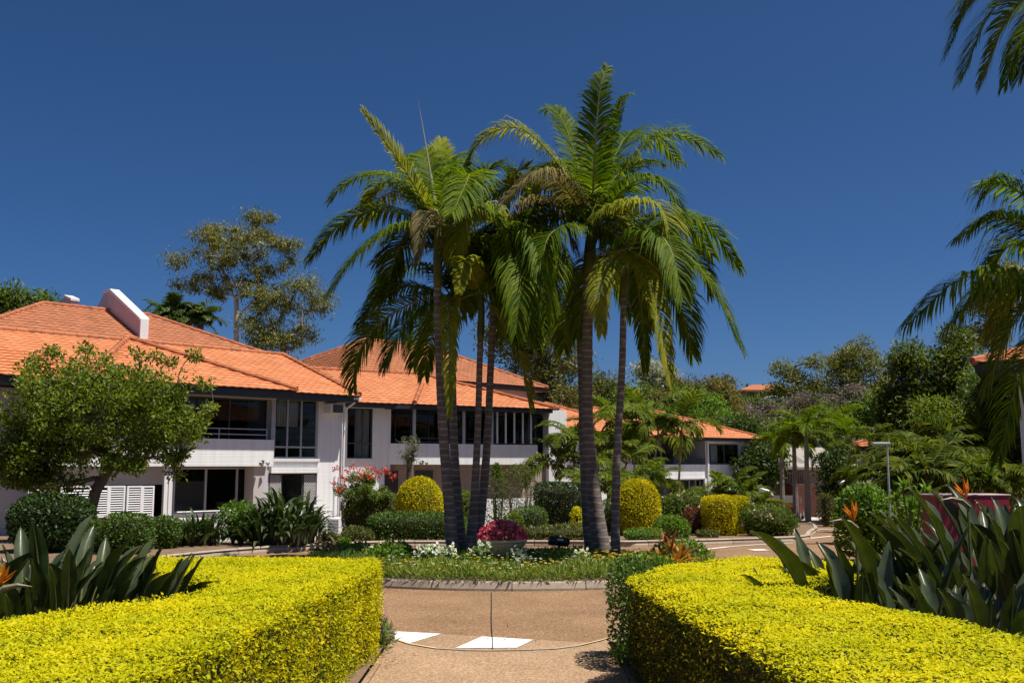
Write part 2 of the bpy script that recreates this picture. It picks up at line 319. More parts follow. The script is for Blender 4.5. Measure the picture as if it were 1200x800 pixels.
def m_paddle(name, c1, c2, mid):
    # strelitzia blade: side veins from the leaf's own length coordinate, paler underside
    m, t, N, L, B = newmat(name)
    tc = N.new('ShaderNodeTexCoord')
    w = N.new('ShaderNodeTexNoise'); w.inputs['Scale'].default_value = 3; L.new(tc.outputs['Object'], w.inputs['Vector'])
    oi = N.new('ShaderNodeObjectInfo'); a = N.new('ShaderNodeMath'); a.operation = 'MULTIPLY_ADD'
    L.new(w.outputs[0], a.inputs[0]); a.inputs[1].default_value = 0.6; s2 = N.new('ShaderNodeMath'); s2.operation = 'MULTIPLY'; L.new(oi.outputs['Random'], s2.inputs[0]); s2.inputs[1].default_value = 0.45
    L.new(s2.outputs[0], a.inputs[2])
    col = ramp(N, L, a.outputs[0], [(0.15, c1), (0.85, c2)])
    sp0 = N.new('ShaderNodeSeparateXYZ'); L.new(tc.outputs['Object'], sp0.inputs[0]); ab = N.new('ShaderNodeMath'); ab.operation = 'ABSOLUTE'; L.new(sp0.outputs[1], ab.inputs[0])
    sl = N.new('ShaderNodeMath'); sl.operation = 'MULTIPLY_ADD'; L.new(ab.outputs[0], sl.inputs[0]); sl.inputs[1].default_value = -0.9; L.new(sp0.outputs[2], sl.inputs[2])
    vw = N.new('ShaderNodeMath'); vw.operation = 'MULTIPLY'; L.new(sl.outputs[0], vw.inputs[0]); vw.inputs[1].default_value = 260
    sn = N.new('ShaderNodeMath'); sn.operation = 'SINE'; L.new(vw.outputs[0], sn.inputs[0]); w2 = N.new('ShaderNodeTexNoise'); w2.inputs['Scale'].default_value = 14; w2.inputs['Detail'].default_value = 5; L.new(tc.outputs['Object'], w2.inputs['Vector'])
    ad = N.new('ShaderNodeMath'); ad.operation = 'MULTIPLY_ADD'; L.new(sn.outputs[0], ad.inputs[0]); ad.inputs[1].default_value = 0.10; L.new(w2.outputs[0], ad.inputs[2])
    vf = ramp(N, L, ad.outputs[0], [(0.25, (0.62, 0.66, 0.7)), (0.75, (1.35, 1.3, 1.2))])
    vm_ = N.new('ShaderNodeMix'); vm_.data_type = 'RGBA'; vm_.blend_type = 'MULTIPLY'; vm_.inputs[0].default_value = 1; L.new(col, vm_.inputs[6]); L.new(vf, vm_.inputs[7])
    mr = ramp(N, L, ab.outputs[0], [(0.0, (1, 1, 1)), (0.006, (0, 0, 0))]); vn = N.new('ShaderNodeMix'); vn.data_type = 'RGBA'; L.new(mr, vn.inputs[0]); L.new(vm_.outputs[2], vn.inputs[6]); vn.inputs[7].default_value = (0.16, 0.18, 0.07, 1); col = vn.outputs[2]
    gb = N.new('ShaderNodeNewGeometry'); bk = N.new('ShaderNodeMix'); bk.data_type = 'RGBA'; bm_ = N.new('ShaderNodeMath'); bm_.operation = 'MULTIPLY'; bm_.inputs[1].default_value = 0.55; L.new(gb.outputs['Backfacing'], bm_.inputs[0]); L.new(bm_.outputs[0], bk.inputs[0]); L.new(col, bk.inputs[6]); bk.inputs[7].default_value = (0.085, 0.105, 0.062, 1); col = bk.outputs[2]
    L.new(col, B.inputs['Base Color']); B.inputs['Roughness'].default_value = 0.33; B.inputs['Specular IOR Level'].default_value = 0.5
    B.inputs['Coat Weight'].default_value = 0.0; B.inputs['Coat Roughness'].default_value = 0.25
    sp = N.new('ShaderNodeSeparateXYZ'); L.new(tc.outputs['Object'], sp.inputs[0])
    wv = N.new('ShaderNodeTexWave'); wv.inputs['Scale'].default_value = 40; wv.bands_direction = 'Z'; wv.inputs['Distortion'].default_value = 1.0; L.new(tc.outputs['Object'], wv.inputs['Vector'])
    bp = N.new('ShaderNodeBump'); bp.inputs['Strength'].default_value = 0.12; bp.inputs['Distance'].default_value = 0.002; L.new(wv.outputs[1], bp.inputs['Height']); L.new(bp.outputs[0], B.inputs['Normal'])
    tr = N.new('ShaderNodeBsdfTranslucent'); mul = N.new('ShaderNodeMix'); mul.data_type = 'RGBA'; mul.blend_type = 'MULTIPLY'; mul.inputs[0].default_value = 1
    L.new(col, mul.inputs[6]); mul.inputs[7].default_value = (2.0, 1.9, 0.6, 1); L.new(mul.outputs[2], tr.inputs[0])
    mx = N.new('ShaderNodeMixShader'); mx.inputs[0].default_value = 0.16; L.new(B.outputs[0], mx.inputs[1]); L.new(tr.outputs[0], mx.inputs[2])
    L.new(mx.outputs[0], N['Material Output'].inputs[0])
m_paddle('paddle', (0.014,0.028,0.008), (0.048,0.074,0.016), None)
m_paddle('paddle_yellow', (0.14,0.12,0.02), (0.22,0.15,0.03), None)
# ------------------------------------------------------------------ the setting: land, road, beds, kerbs, path
def g0(px, py, z=0.0):
    d = ray(px, py); t = (z - CZ) / d[2]; return np.array([d[0] * t, d[1] * t])
def sheet(name, poly, h, step, mat, parent=None, kind='structure', flat=False, dome=None):
    bm = bmesh.new(); vs_ = [bm.verts.new((p[0], p[1], 0)) for p in poly]; f = bm.faces.new(vs_); bm.normal_update()
    if f.normal.z < 0: f.normal_flip()
    bmesh.ops.triangulate(bm, faces=bm.faces[:])
    P_ = np.array(poly)
    for ax in (0, 1):
        lo, hi = P_[:, ax].min(), P_[:, ax].max()
        for c in np.arange(math.floor(lo / step) * step + step, hi, step):
            co = [0, 0, 0]; co[ax] = c; no = [0, 0, 0]; no[ax] = 1
            bmesh.ops.bisect_plane(bm, geom=bm.verts[:] + bm.edges[:] + bm.faces[:], plane_co=co, plane_no=no)
    for v in bm.verts:
        v.co.z = h if flat else Hf(v.co.x, v.co.y) + h
        if dome: v.co.z += dome(v.co.x, v.co.y)
    me = bpy.data.meshes.new(name); bm.to_mesh(me); bm.free()
    o = put(name, me, mat, parent, kind=kind if parent is None else None); return o
def grid_sheet(name, xs, ys, h, mat):
    X, Y = np.meshgrid(xs, ys); Z = H(X, Y) + h
    V = np.stack([X, Y, Z], -1).reshape(-1, 3); nx = len(xs); i = np.arange(len(ys) - 1)[:, None] * nx + np.arange(nx - 1)[None]
    Fq = np.stack([i, i + 1, i + nx + 1, i + nx], -1).reshape(-1, 4)
    return put(name, mk(name, V, Fq), mat, kind='structure', smooth=True)
xs = np.concatenate([np.linspace(-900, -90, 10), np.arange(-80, 81, 4.0), np.linspace(90, 900, 10)])
ys = np.concatenate([np.linspace(-40, 4, 5), np.arange(8, 240, 4.0), np.linspace(260, 1500, 12)])
grid_sheet('ground', xs, ys, -0.16, 'soil_grass')
grid_sheet('road', np.arange(-16, 44.1, 1.0), np.arange(8.0, 80.1, 1.0), 0.0, 'aggregate')

RC = (0.0, 16.1)                                         # centre of the turning circle
def arc(c, r, a0, a1, n, ry=None):
    ry = r if ry is None else ry
    return [(c[0] + r * math.cos(math.radians(a)), c[1] + ry * math.sin(math.radians(a))) for a in np.linspace(a0, a1, n)]
def kerb(name, label, pts, closed, hgt, wid, seg, inside, mat='concrete', bed=None):
    """stones along a line; 'inside' = +1 if the bed lies to the left of the direction of travel"""
    P_ = [np.array(p, float) for p in pts]
    if closed: P_.append(P_[0])
    S = [0.0]
    for a, b in zip(P_[:-1], P_[1:]): S.append(S[-1] + np.linalg.norm(b - a))
    def ev(s):
        s = min(max(s, 0), S[-1]); i = min(np.searchsorted(S, s, 'right') - 1, len(P_) - 2)
        t = (s - S[i]) / (S[i+1] - S[i] + 1e-9); return P_[i] * (1 - t) + P_[i+1] * t
    root = bpy.data.objects.new(name, None); C.link(root); root['kind'] = 'structure'
    c0 = ev(0); root.location = (c0[0], c0[1], Hf(*c0)); n = max(1, int(S[-1] / seg)); L_ = S[-1] / n
    for k in range(n):
        a, b = k * L_ + 0.006, (k + 1) * L_ - 0.006; V = []; K = 5; dz = random.uniform(-0.004, 0.004)
        for s in np.linspace(a, b, K):
            p = ev(s); t = ev(s + 0.05) - ev(s - 0.05); t /= np.linalg.norm(t) + 1e-9; nn = np.array([-t[1], t[0]]) * inside
            z = Hf(*p)
            for off, zz in ((0, -0.05), (0.0, hgt * 0.25), (0.025, hgt - 0.015 + dz), (0.04, hgt + dz), (wid, hgt + dz), (wid, -0.05)):
                q = p + nn * off; V.append((q[0] - c0[0], q[1] - c0[1], z + zz - root.location.z))
        Fc = []
        for i in range(K - 1):
            for j in range(6):
                j2 = (j + 1) % 6; q = (i*6+j, i*6+j2, (i+1)*6+j2, (i+1)*6+j); Fc.append(q if inside < 0 else q[::-1])
        Fc.append(tuple(range(6)) if inside > 0 else tuple(range(5, -1, -1))); Fc.append(tuple(range((K-1)*6+5, (K-1)*6-1, -1)) if inside > 0 else tuple((K-1)*6 + j for j in range(6)))
        put('kerb_stone', mk('kerb_stone', V, Fc), mat, root)
    return root
# turning-circle island
IR = (3.05, 2.15); RC = (0.0, 15.2); OC_ = (0.0, 14.85); isl = arc(RC, IR[0], -90, 270, 49, IR[1])[:-1]
kerb('kerb', '', isl, True, 0.115, 0.14, .92, +1)
isl_in = arc(RC, IR[0] - 0.10, -90, 270, 49, IR[1] - 0.10)[:-1]
def isl_z(x, y):
    r = math.hypot((x - RC[0]) / IR[0], (y - RC[1]) / IR[1]); return 0.09 + 0.07 * max(0, 1 - r * r)
sheet('garden_bed', isl_in, 0.09, 0.5, 'mulch', flat=True, dome=lambda x, y: isl_z(x, y) - 0.09)
# far bed with the houses
OR = 6.1; ORY = 5.6
far = arc(OC_, OR, 180, 68, 26, ORY) + [(3.4, 20.7), (4.5, 21.5), (5.6, 22.3), (6.5, 23.1), (7.2, 24.4), (8.3, 28.0), (10, 33), (12.0, 40), (14.2, 49), (16.5, 60), (18, 76)]
kerb('kerb', '', far[::1], False, 0.12, 0.13, 1.2, +1, 'concrete')
sheet('garden_bed', far + [(-70, 76), (-70, 14.85)], 0.10, 3.0, 'mulch')
# near beds either side of the path
XL, XR = -1.06, 0.88
nl_ = arc(OC_, OR, 260, 180, 20, ORY); nr_ = arc(OC_, OR, 279, 352, 20, ORY) + [(7.2, 15.6), (9.5, 16.8), (14, 17.4), (40, 17.6)]
kerb('kerb', '', nl_, False, 0.12, 0.13, 1.2, +1); kerb('kerb', '', nr_, False, 0.12, 0.13, 1.2, -1)
sheet('garden_bed', nl_ + [(-30, 14.85), (-30, -6), (XL - .02, -6), (XL - .02, 9.3)], 0.09, 2.0, 'mulch', flat=True)
sheet('garden_bed', nr_ + [(40, -6), (XR + .02, -6), (XR + .02, 9.3)], 0.09, 2.0, 'mulch', flat=True)
# bed on the far right of the road
rb_ = [(40, 25.5), (20, 25.5), (15.5, 26.2), (14.2, 27.5), (14.4, 30), (16.5, 37), (19, 46), (22, 58), (25, 76)]
kerb('kerb', '', rb_, False, 0.12, 0.13, 1.2, -1); sheet('garden_bed', rb_ + [(70, 76), (70, 25.5)], 0.10, 3.0, 'mulch')
# path of cast slabs
pth = bpy.data.objects.new('path', None); C.link(pth); pth['kind'] = 'structure'; pth.location = (0, 2, 0)
MB().box(XL - 0.9, XR + 0.9, -8, 6.4, -0.1, 0.006).build('joint_bed', 'tar', pth)
jy = [-6.0, -3.0, -1.0, 1.0, 2.4, 3.9, 5.35, 6.82, 8.30, 9.9 - 1.45]
for a, b in zip(jy[:-2], jy[1:-1]):
    MB().box(XL + 0.004, XR - 0.004, a - 2 + 0.004, b - 2 - 0.004, -0.05, 0.014).build('slab', 'aggregate_pale', pth)
    MB().box(XL - 0.8, XL - 0.004, a - 2 + 0.004, b - 2 - 0.004, -0.05, 0.013).build('slab', 'aggregate_pale', pth)
    MB().box(XR + 0.004, XR + 0.8, a - 2 + 0.004, b - 2 - 0.004, -0.05, 0.013).build('slab', 'aggregate_pale', pth)
edge = [g0(*q) for q in [(436,741),(455,748.5),(480,756.5),(510,761.5),(545,763.5),(575,764),(610,763.5),(650,762),(680,758),(705,752),(722,746.5),(738,741)]]
ap = [(XL - .8, 8.304), (XR + .8, 8.304)] + [(XR + .8, 9.6)] + [(p[0], p[1] - 0.004) for p in edge[::-1]] + [(XL - .8, 9.6)]
sheet('path', ap, 0.010, 1.0, 'aggregate_pale', flat=True)
mb = MB()
for i, (p, q) in enumerate(zip(edge[:-1], edge[1:])):
    mb.poly([(p[0], p[1], .016), (q[0], q[1], .016), (q[0], q[1] + 0.07, .012), (p[0], p[1] + 0.07, .012)])
o = mb.build('kerb', 'concrete'); o['kind'] = 'structure'
for e_ in (edge[:4], edge[-4:]):
    mb = MB()
    for p, q in zip(e_[:-1], e_[1:]): mb.poly([(p[0], p[1], .0185), (q[0], q[1], .0185), (q[0], q[1] + 0.05, .0165), (p[0], p[1] + 0.05, .0165)])
    o = mb.build('kerb_marking', 'kerb_yellow'); o['kind'] = 'structure'
ramp_ = [(p[0], p[1] + 0.071) for p in edge] + [g0(*q) for q in [(738, 737), (705, 754 - 1.5), (690, 753), (640, 750.5), (570, 746), (517, 743), (466, 740), (440, 736)]]
sheet('road', ramp_, 0.006, 1.0, 'aggregate_pale', flat=True)  # flat sheet: brightness of the hump's slope put into a paler colour
for k, q in enumerate([[(480.5,754.2),(451,747),(466,740.5),(517,743.2)], [(606,759.6),(533,760.2),(565,746.4),(625,750.2)]]):
    pts = [g0(*p) for p in q]; me = mk('road_marking', [(p[0], p[1], 0.0105) for p in pts], [tuple(range(len(pts)))])
    o = put('road_marking', me, 'white_paint', kind='structure')
# crack across the road and lane paint further on
cr = [g0(575.5 + math.sin(y * .11) * 0.35 + math.sin(y * .9) * .15 + (y - 693) * 0.02, y) for y in np.linspace(694, 762, 22)]; mb = MB()
for p, q in zip(cr[:-1], cr[1:]):
    w = 0.0045; mb.poly([(p[0]-w, p[1], .0125), (p[0]+w, p[1], .0125), (q[0]+w, q[1], .0125), (q[0]-w, q[1], .0125)])
o = mb.build('road_joint', 'tar'); o['kind'] = 'structure'
def paint(poly, name='road_marking', mat='white_paint', h=0.008):
    sheet(name, poly, h, 1.0, mat)
def lane(pts, w):
    pts = [np.array(p, float) for p in pts]; Lf, Rt = [], []
    for i, p in enumerate(pts):
        t = pts[min(i+1, len(pts)-1)] - pts[max(i-1, 0)]; t /= np.linalg.norm(t); n = np.array([-t[1], t[0]]) * w / 2
        Lf.append(p + n); Rt.append(p - n)
    paint(Rt + Lf[::-1])
def gh(px, py):
    z = 0.0
    for i in range(12): p = g0(px, py, z); z = Hf(*p)
    return p
lane([gh(815, 645), gh(850, 641), gh(890, 638), gh(930, 636)], 0.10)
lane([gh(880, 644.5), gh(898, 644)], 0.28)
lane([gh(862, 635), gh(882, 635.2)], 0.25)
lane([gh(935, 632), gh(985, 627)], 0.15)
lane([gh(930, 622), gh(985, 619)], 0.15)
# pale traffic island far down the road
ti = [gh(938, 613), gh(1010, 612), gh(1020, 608.5), gh(945, 608)]
sheet('traffic_island', ti, 0.13, 2.0, 'concrete_pale'); kerb('kerb', '', [tuple(p) for p in ti], True, 0.14, 0.15, 1.5, +1, 'concrete_pale')
# ------------------------------------------------------------------ houses
class Frame:
    """a facade: local x runs along it, local y into the house, z is height above the root"""
    def __init__(s, O, a, zb): s.O = np.array([O[0], O[1], 0.0]); s.a = a; s.zb = zb; s.xv = np.array([math.cos(a), math.sin(a), 0]); s.yv = np.array([-math.sin(a), math.cos(a), 0])
    def hp(s, px, py, v):
        d = ray(px, py); c = np.array([0, 0, CZ]); t = (v - (c - s.O) @ s.yv) / (d @ s.yv); p = c + d * t
        return (p - s.O) @ s.xv, p[2] - s.zb
    def R(s, x0, x1, y0, y1, v):                         # pixel rectangle -> u0,u1,z0,z1 on the plane local y = v
        xm, ym = (x0 + x1) / 2, (y0 + y1) / 2
        return s.hp(x0, ym, v)[0], s.hp(x1, ym, v)[0], s.hp(xm, y1, v)[1], s.hp(xm, y0, v)[1]
    def world(s, u, v, z): return s.O + s.xv * u + s.yv * v + np.array([0, 0, z + s.zb])

TW, TL, TE = 0.30, 0.40, 0.34
def tile_mesh():
    n = 8; V = []; xs_ = np.linspace(0, TW, n + 1)
    pr = [0.000, 0.009, 0.017, 0.020, 0.017, 0.009, 0.001, 0.0, 0.0]
    for x, p in zip(xs_, pr): V.append((x, 0, 0.029 + p))
    for x, p in zip(xs_, pr): V.append((x, TL, -0.004 + p))
    for x, p in zip(xs_, pr): V.append((x, 0.004, -0.004 + p * 0.6))
    Fc = [(i, i+1, n+2+i, n+1+i) for i in range(n)] + [(2*n+2+i, 2*n+3+i, i+1, i) for i in range(n)]
    return np.array(V), Fc
TV, TF = tile_mesh()
def roof_plane(parent, poly, mat, cut=True, singles=0, loc=(0, 0, 0), fr=None, base_mat='fascia'):
    """poly: convex, its first edge is the eave (left to right seen from outside). Courses of profiled tiles, cut to the outline."""
    P_ = [np.array(p, float) for p in poly]; e = P_[1] - P_[0]; e /= np.linalg.norm(e)
    nrm = np.cross(e, P_[-1] - P_[0]); nrm /= np.linalg.norm(nrm); s = np.cross(nrm, e)
    q = np.array([[(p - P_[0]) @ e, (p - P_[0]) @ s] for p in P_])
    u0, u1 = q[:, 0].min() - TW, q[:, 0].max() + TW; h = q[:, 1].max()
    cells = []
    for r in range(int(h / TE) + 1):
        off = 0
        for c in range(int((u1 - u0) / TW) + 2): cells.append((u0 + c * TW - off, r * TE - 0.05))
    cells = np.array(cells)
    def inside(pt, m=0.0):
        k = len(q)
        for i in range(k):
            a, b = q[i], q[(i+1) % k]; d = b - a; d = d / np.linalg.norm(d)
            if d[0] * (pt[1] - a[1]) - d[1] * (pt[0] - a[0]) < m: return False
        return True
    full, part = [], []
    for c in cells:
        ins = [inside((c[0] + x, max(c[1] + y, 0.001)), -1e-6) for x in (0, TW) for y in (0.05, TE)]
        if all(ins): full.append(c)
        elif any(ins) or inside((c[0] + TW/2, c[1] + TE/2)) : part.append(c)
        else:
            part.append(c) if any(inside((c[0] + x, c[1] + y)) for x in np.linspace(0, TW, 4) for y in np.linspace(0, TL, 4)) else None
    R3 = np.stack([e, s, nrm], 1)
    singles_list = []
    if singles and full:
        full.sort(key=lambda c: np.linalg.norm((fr.world(*(P_[0] + R3 @ np.array([c[0], c[1], 0])))) if fr else c[1]))
        singles_list, full = full[:singles], full[singles:]
        tme = mk('tile', TV, TF); tme.materials.append(M[mat])
        for c in singles_list:
            o = put('tile', tme, None, parent)
            m4 = Matrix(((*R3[0], 0), (*R3[1], 0), (*R3[2], 0), (0, 0, 0, 1))); o.matrix_local = Matrix.Translation(Vector(P_[0] + R3 @ np.array([c[0] + random.uniform(-.003, .003), c[1] + random.uniform(-.004, .004), random.uniform(0, .004)]))) @ m4
    def arr(cs):
        cs = np.array(cs); V = TV[None] + np.concatenate([cs, rng.uniform(0, .004, (len(cs), 1))], 1)[:, None]
        Fc = np.array(TF)[None] + (np.arange(len(cs)) * len(TV))[:, None, None]; return V.reshape(-1, 3), Fc.reshape(-1, 4)
    for cs, clip in ((full, False), (part, True)):
        if not len(cs): continue
        V, Fc = arr(cs)
        if clip:
            bm = bmesh.new(); bv = [bm.verts.new(v) for v in V]
            for f in Fc: bm.faces.new([bv[i] for i in f])
            k = len(q)
            for i in range(1, k):
                a, b = q[i], q[(i+1) % k]; d = b - a; no = (d[1], -d[0], 0)
                bmesh.ops.bisect_plane(bm, geom=bm.verts[:] + bm.edges[:] + bm.faces[:], plane_co=(a[0], a[1], 0), plane_no=no, clear_outer=True)
            me = bpy.data.meshes.new('tiles'); bm.to_mesh(me); bm.free()
            me.transform(Matrix(((*R3[0], P_[0][0]), (*R3[1], P_[0][1]), (*R3[2], P_[0][2]), (0, 0, 0, 1))))
        else:
            me = mk('tiles', V @ R3.T + P_[0], Fc)
        put('tiles', me, mat, parent, kind='stuff')
def caps(parent, p, q, mat='ridge_tile', singles=True, r=0.10, step=0.38):
    p = np.array(p, float); q = np.array(q, float); d = q - p; L_ = np.linalg.norm(d); n = max(1, int(L_ / step)); d = d / L_
    allmb = MB()
    for k in range(n):
        mb = MB() if singles else allmb
        a = p + d * (k * L_ / n); b = p + d * ((k + 1) * L_ / n + 0.02)
        mb.tube([a, b], [r * 1.08, r * 0.92], 7)
        if singles: mb.build('ridge_cap', mat, parent)
    if not singles: allmb.build('ridge_caps', mat, parent)
def window(parent, fr, rect, v, cols, bars=(), frame='frame_dark', t=0.05, back=None, backcol='interior', pane='glass', depth=0.08):
    u0, u1, z0, z1 = rect; mb = MB()
    mb.box(u0, u1, v - depth/2, v + depth/2, z0, z0 + t); mb.box(u0, u1, v - depth/2, v + depth/2, z1 - t, z1)
    us = [u0] + [u0 + (u1 - u0) * c for c in cols] + [u1]
    for i, u in enumerate(us):
        a, b = (u, u + t) if i == 0 else ((u - t, u) if i == len(us) - 1 else (u - t/2, u + t/2))
        mb.box(a, b, v - depth/2 + 0.003, v + depth/2 - 0.003, z0 + t, z1 - t)
    zs = [z0 + (z1 - z0) * b for b in bars]
    for z in zs: mb.box(u0 + t, u1 - t, v - depth/2 + 0.008, v + depth/2 - 0.008, z - t/2, z + t/2)
    w = mb.build('window', frame, parent)
    ze = [z0] + zs + [z1]
    for a, b in zip(us[:-1], us[1:]):
        for c, d in zip(ze[:-1], ze[1:]):
            MB().box(a + t/2, b - t/2, v - 0.004, v + 0.004, c + t/2, d - t/2).build('pane', pane, w)
    return w
def room(parent, u0, u1, z0, z1, v0, v1, mat='interior'):
    mb = MB(); mb.poly([(u0, v1, z0), (u1, v1, z0), (u1, v1, z1), (u0, v1, z1)]); mb.poly([(u0, v0, z0), (u0, v1, z0), (u0, v1, z1), (u0, v0, z1)])
    mb.poly([(u1, v0, z0), (u1, v0, z1), (u1, v1, z1), (u1, v1, z0)]); mb.poly([(u0, v0, z0), (u1, v0, z0), (u1, v1, z0), (u0, v1, z0)]); mb.poly([(u0, v0, z1), (u0, v1, z1), (u1, v1, z1), (u1, v0, z1)])
    return mb.build('room', mat, parent)
def curtain(parent, u0, u1, z0, z1, v, mat='curtain', folds=9):
    n = folds * 6; V = []; 
    for i in range(n + 1):
        u = u0 + (u1 - u0) * i / n; w = v + 0.035 * math.sin(i / 6 * 2 * math.pi)
        V += [(u, w, z0), (u, w, z1)]
    return put('curtain', mk('curtain', V, [(2*i, 2*i+2, 2*i+3, 2*i+1) for i in range(n)]), mat, parent, smooth=True)
def rail(parent, fr, u0, u1, zs, v, r=0.018, posts=(), zlow=None, mat='frame_grey'):
    mb = MB()
    for z in zs: mb.tube([(u0, v, z), (u1, v, z)], r, 6)
    for p in posts: mb.tube([(p, v, zlow), (p, v, max(zs))], r, 6)
    return mb.build('railing', mat, parent)
def floodlight(label, p, rz):
    t = thing('floodlight', label, 'floodlight', p, rz, 'twin floodlights under the balconies')
    MB().box(-.05, .05, -.03, .0, -.05, .05).build('bracket', 'frame_dark', t)
    for s in (-1, 1):
        MB().lathe((0, 0, 0), [(.03, 0), (.045, .03), (.07, .10), (.065, .11)], 12).build('lamp_head', 'steel', t, (s * .09, -.06, -.02), (math.radians(115), 0, math.radians(35) * s))
    return t

# ---- house A: white two-storey terrace on the left
zA = -0.95; fA = Frame((-6.092, 36.0), math.radians(45.4), zA)
A = thing('terrace_house', 'white two storey terrace house with projecting balcony and single downpipe at its corner', 'house', (-6.092, 36.0, zA), fA.a)
R = fA.R
eA = 4.05 - zA; VE, VW = -0.83, -1.12                    # eave height, main eave line, wing eave line
GL = -0.6                                                # walls run below ground level
# upper and lower walls, left out where there are openings
b1 = R(317, 373, 467, 537, 0.0); w1 = R(315, 372, 554, 592, 0.0); uR = fA.hp(403, 545, 0)[0]
zs_ = R(321, 375, 537, 547, 0.0)
mb = MB()
mb.box(b1[1], uR, 0.0, 8.6, GL, eA + .1)                 # pier at the corner and flank
mb.box(b1[0], b1[1] - .002, 0.0, .22, w1[3], b1[2])      # band between the windows
mb.box(b1[0], b1[1] - .002, 0.0, .22, GL, w1[2])
mb.box(b1[0], b1[1] - .002, 0.0, .22, b1[3], eA + .1)
mb.build('wall', 'wall_white', A)
MB().box(b1[0] - .02, b1[1] + .03, -.09, -.002, b1[2] - .10, b1[2]).build('sill', 'frame_white', A)
l_ = R(313, 373, 547, 554, -.02); MB().box(b1[0] + .02, b1[1] + .02, -.10, -.003, w1[3], l_[3]).build('lintel', 'wall_white', A)
window(A, fA, b1, 0.1, (0.10, 0.37, 0.66), (0.19,), t=0.06, frame='frame_grey'); room(A, b1[0], b1[1], b1[2], b1[3], .12, 3.5)
curtain(A, b1[0] + .45, b1[0] + 1.3, b1[2] + 1.1, b1[3] - .05, 0.35, folds=8)
window(A, fA, w1, 0.1, (0.27, 0.70), (), frame='frame_dark'); room(A, w1[0], w1[1], w1[2], w1[3], .12, 3.0)
def mesh_screen(parent, u0, u1, z0, z1, v):
    mb = MB(); n = int((z1 - z0) / .07)
    for i in range(int((u1 - u0 + z1 - z0) / .09)):
        for sgn in (1, -1):
            a = u0 + i * .09 - (z1 - z0) if sgn > 0 else u0 + i * .09; 
            pts = [(a, z0), (a + sgn * (z1 - z0), z1)]
            lo, hi = sorted((pts[0][0], pts[1][0])); lo, hi = max(lo, u0), min(hi, u1)
            if hi - lo < .02: continue
            zz = [z0 + sgn * (x - a) for x in (lo, hi)]
            mb.tube([(lo, v, zz[0]), (hi, v, zz[1])], .008, 4, False)
    return mb.build('security_screen', 'frame_white', parent)
for f0, f1 in ((0.02, .25), (.72, .97)):
    du = w1[1] - w1[0]; mesh_screen(A, w1[0] + du * f0, w1[0] + du * f1, w1[2] + .06, w1[3] - .06, .03)
# balcony: slab and parapet, recessed glazing, railing
VP = -0.42
pr = R(60, 321, 514, 546, VP); prR = fA.hp(321, 530, VP)[0]; prL = fA.hp(45, 530, VP)[0]
pz0 = fA.hp(260, 546.2, VP)[1]; pz1 = fA.hp(280, 514.3, VP)[1]
mb = MB(); mb.box(prL, prR, VP, VP + .14, pz0, pz1); mb.box(prR - .14, prR, VP + .14, -.002, pz0, pz1); mb.box(prL, prL + .14, VP + .14, -.002, pz0, pz1)
mb.build('parapet', 'wall_white', A, bevel=.008)
MB().box(prL + .14, prR - .14, VP + .141, 1.5, pz0 + .02, pz0 + .2).build('balcony_floor', 'wall_grey', A)
r_ = rail(A, fA, fA.hp(180, 505, VP)[0], prR - .25, [fA.hp(275, 502, VP)[1], fA.hp(275, 508.5, VP)[1]], VP + .07, .02, [prR - .25, prR - 2.0, prR - 3.7], pz1, 'frame_grey')
up0, up1 = fA.hp(62, 480, .3)[0], fA.hp(314.5, 480, 0.2)[0]
window(A, fA, (up0, up1, pz0 + .2, eA - .25), .3, (.16, .32, .48, .64, .80), (), frame='frame_dark'); room(A, up0, up1, pz0 + .2, eA - .2, .36, 4.5)
for i in range(4): MB().box(up0 + .3 + i * 1.25, up0 + 1.3 + i * 1.25, .42, .44, eA - 1.1 + .25 * (i % 2), eA - .26).build('blind', 'blind', A)
MB().box(up1 - .06, up1 + .10, -.12, .06, pz1 - .3, eA).build('post', 'frame_grey', A)
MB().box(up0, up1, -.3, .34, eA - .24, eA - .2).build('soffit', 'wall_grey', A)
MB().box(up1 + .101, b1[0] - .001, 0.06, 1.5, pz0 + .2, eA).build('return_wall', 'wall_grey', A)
# ground floor under the balcony
gq = R(202, 299, 547, 600, .3); window(A, fA, (gq[0], gq[1], gq[2], gq[3]), .3, (.38, .76), (), frame='frame_grey', t=.07); room(A, gq[0], gq[1], gq[2], gq[3], .36, 4.0, 'interior')
MB().box(gq[0], gq[1], .20, .4, GL, gq[2] - .001).build('wall', 'wall_white', A)
MB().box(gq[0] + .1, gq[0] + 1.4, .7, .74, gq[2], gq[2] + 1.0).build('blind', 'blind', A)
cq = R(297, 309, 547, 600, -.3); MB().box(cq[0], cq[1], -.30, .28, GL, pz0 - .002).build('pier', 'stucco', A)
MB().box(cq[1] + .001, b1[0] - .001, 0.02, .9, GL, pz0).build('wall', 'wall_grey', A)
for x in (193.5, 199): 
    p = fA.hp(x, 570, -.25); MB().box(p[0] - .06, p[0] + .06, -.31, -.19, GL, pz0 - .002).build('post', 'frame_white', A)
rail(A, fA, gq[0] - .1, cq[0], [gq[2] + .07], -.25, .025, [cq[0] - .1, (gq[0] + cq[0]) / 2], gq[2] - .4, 'frame_white')
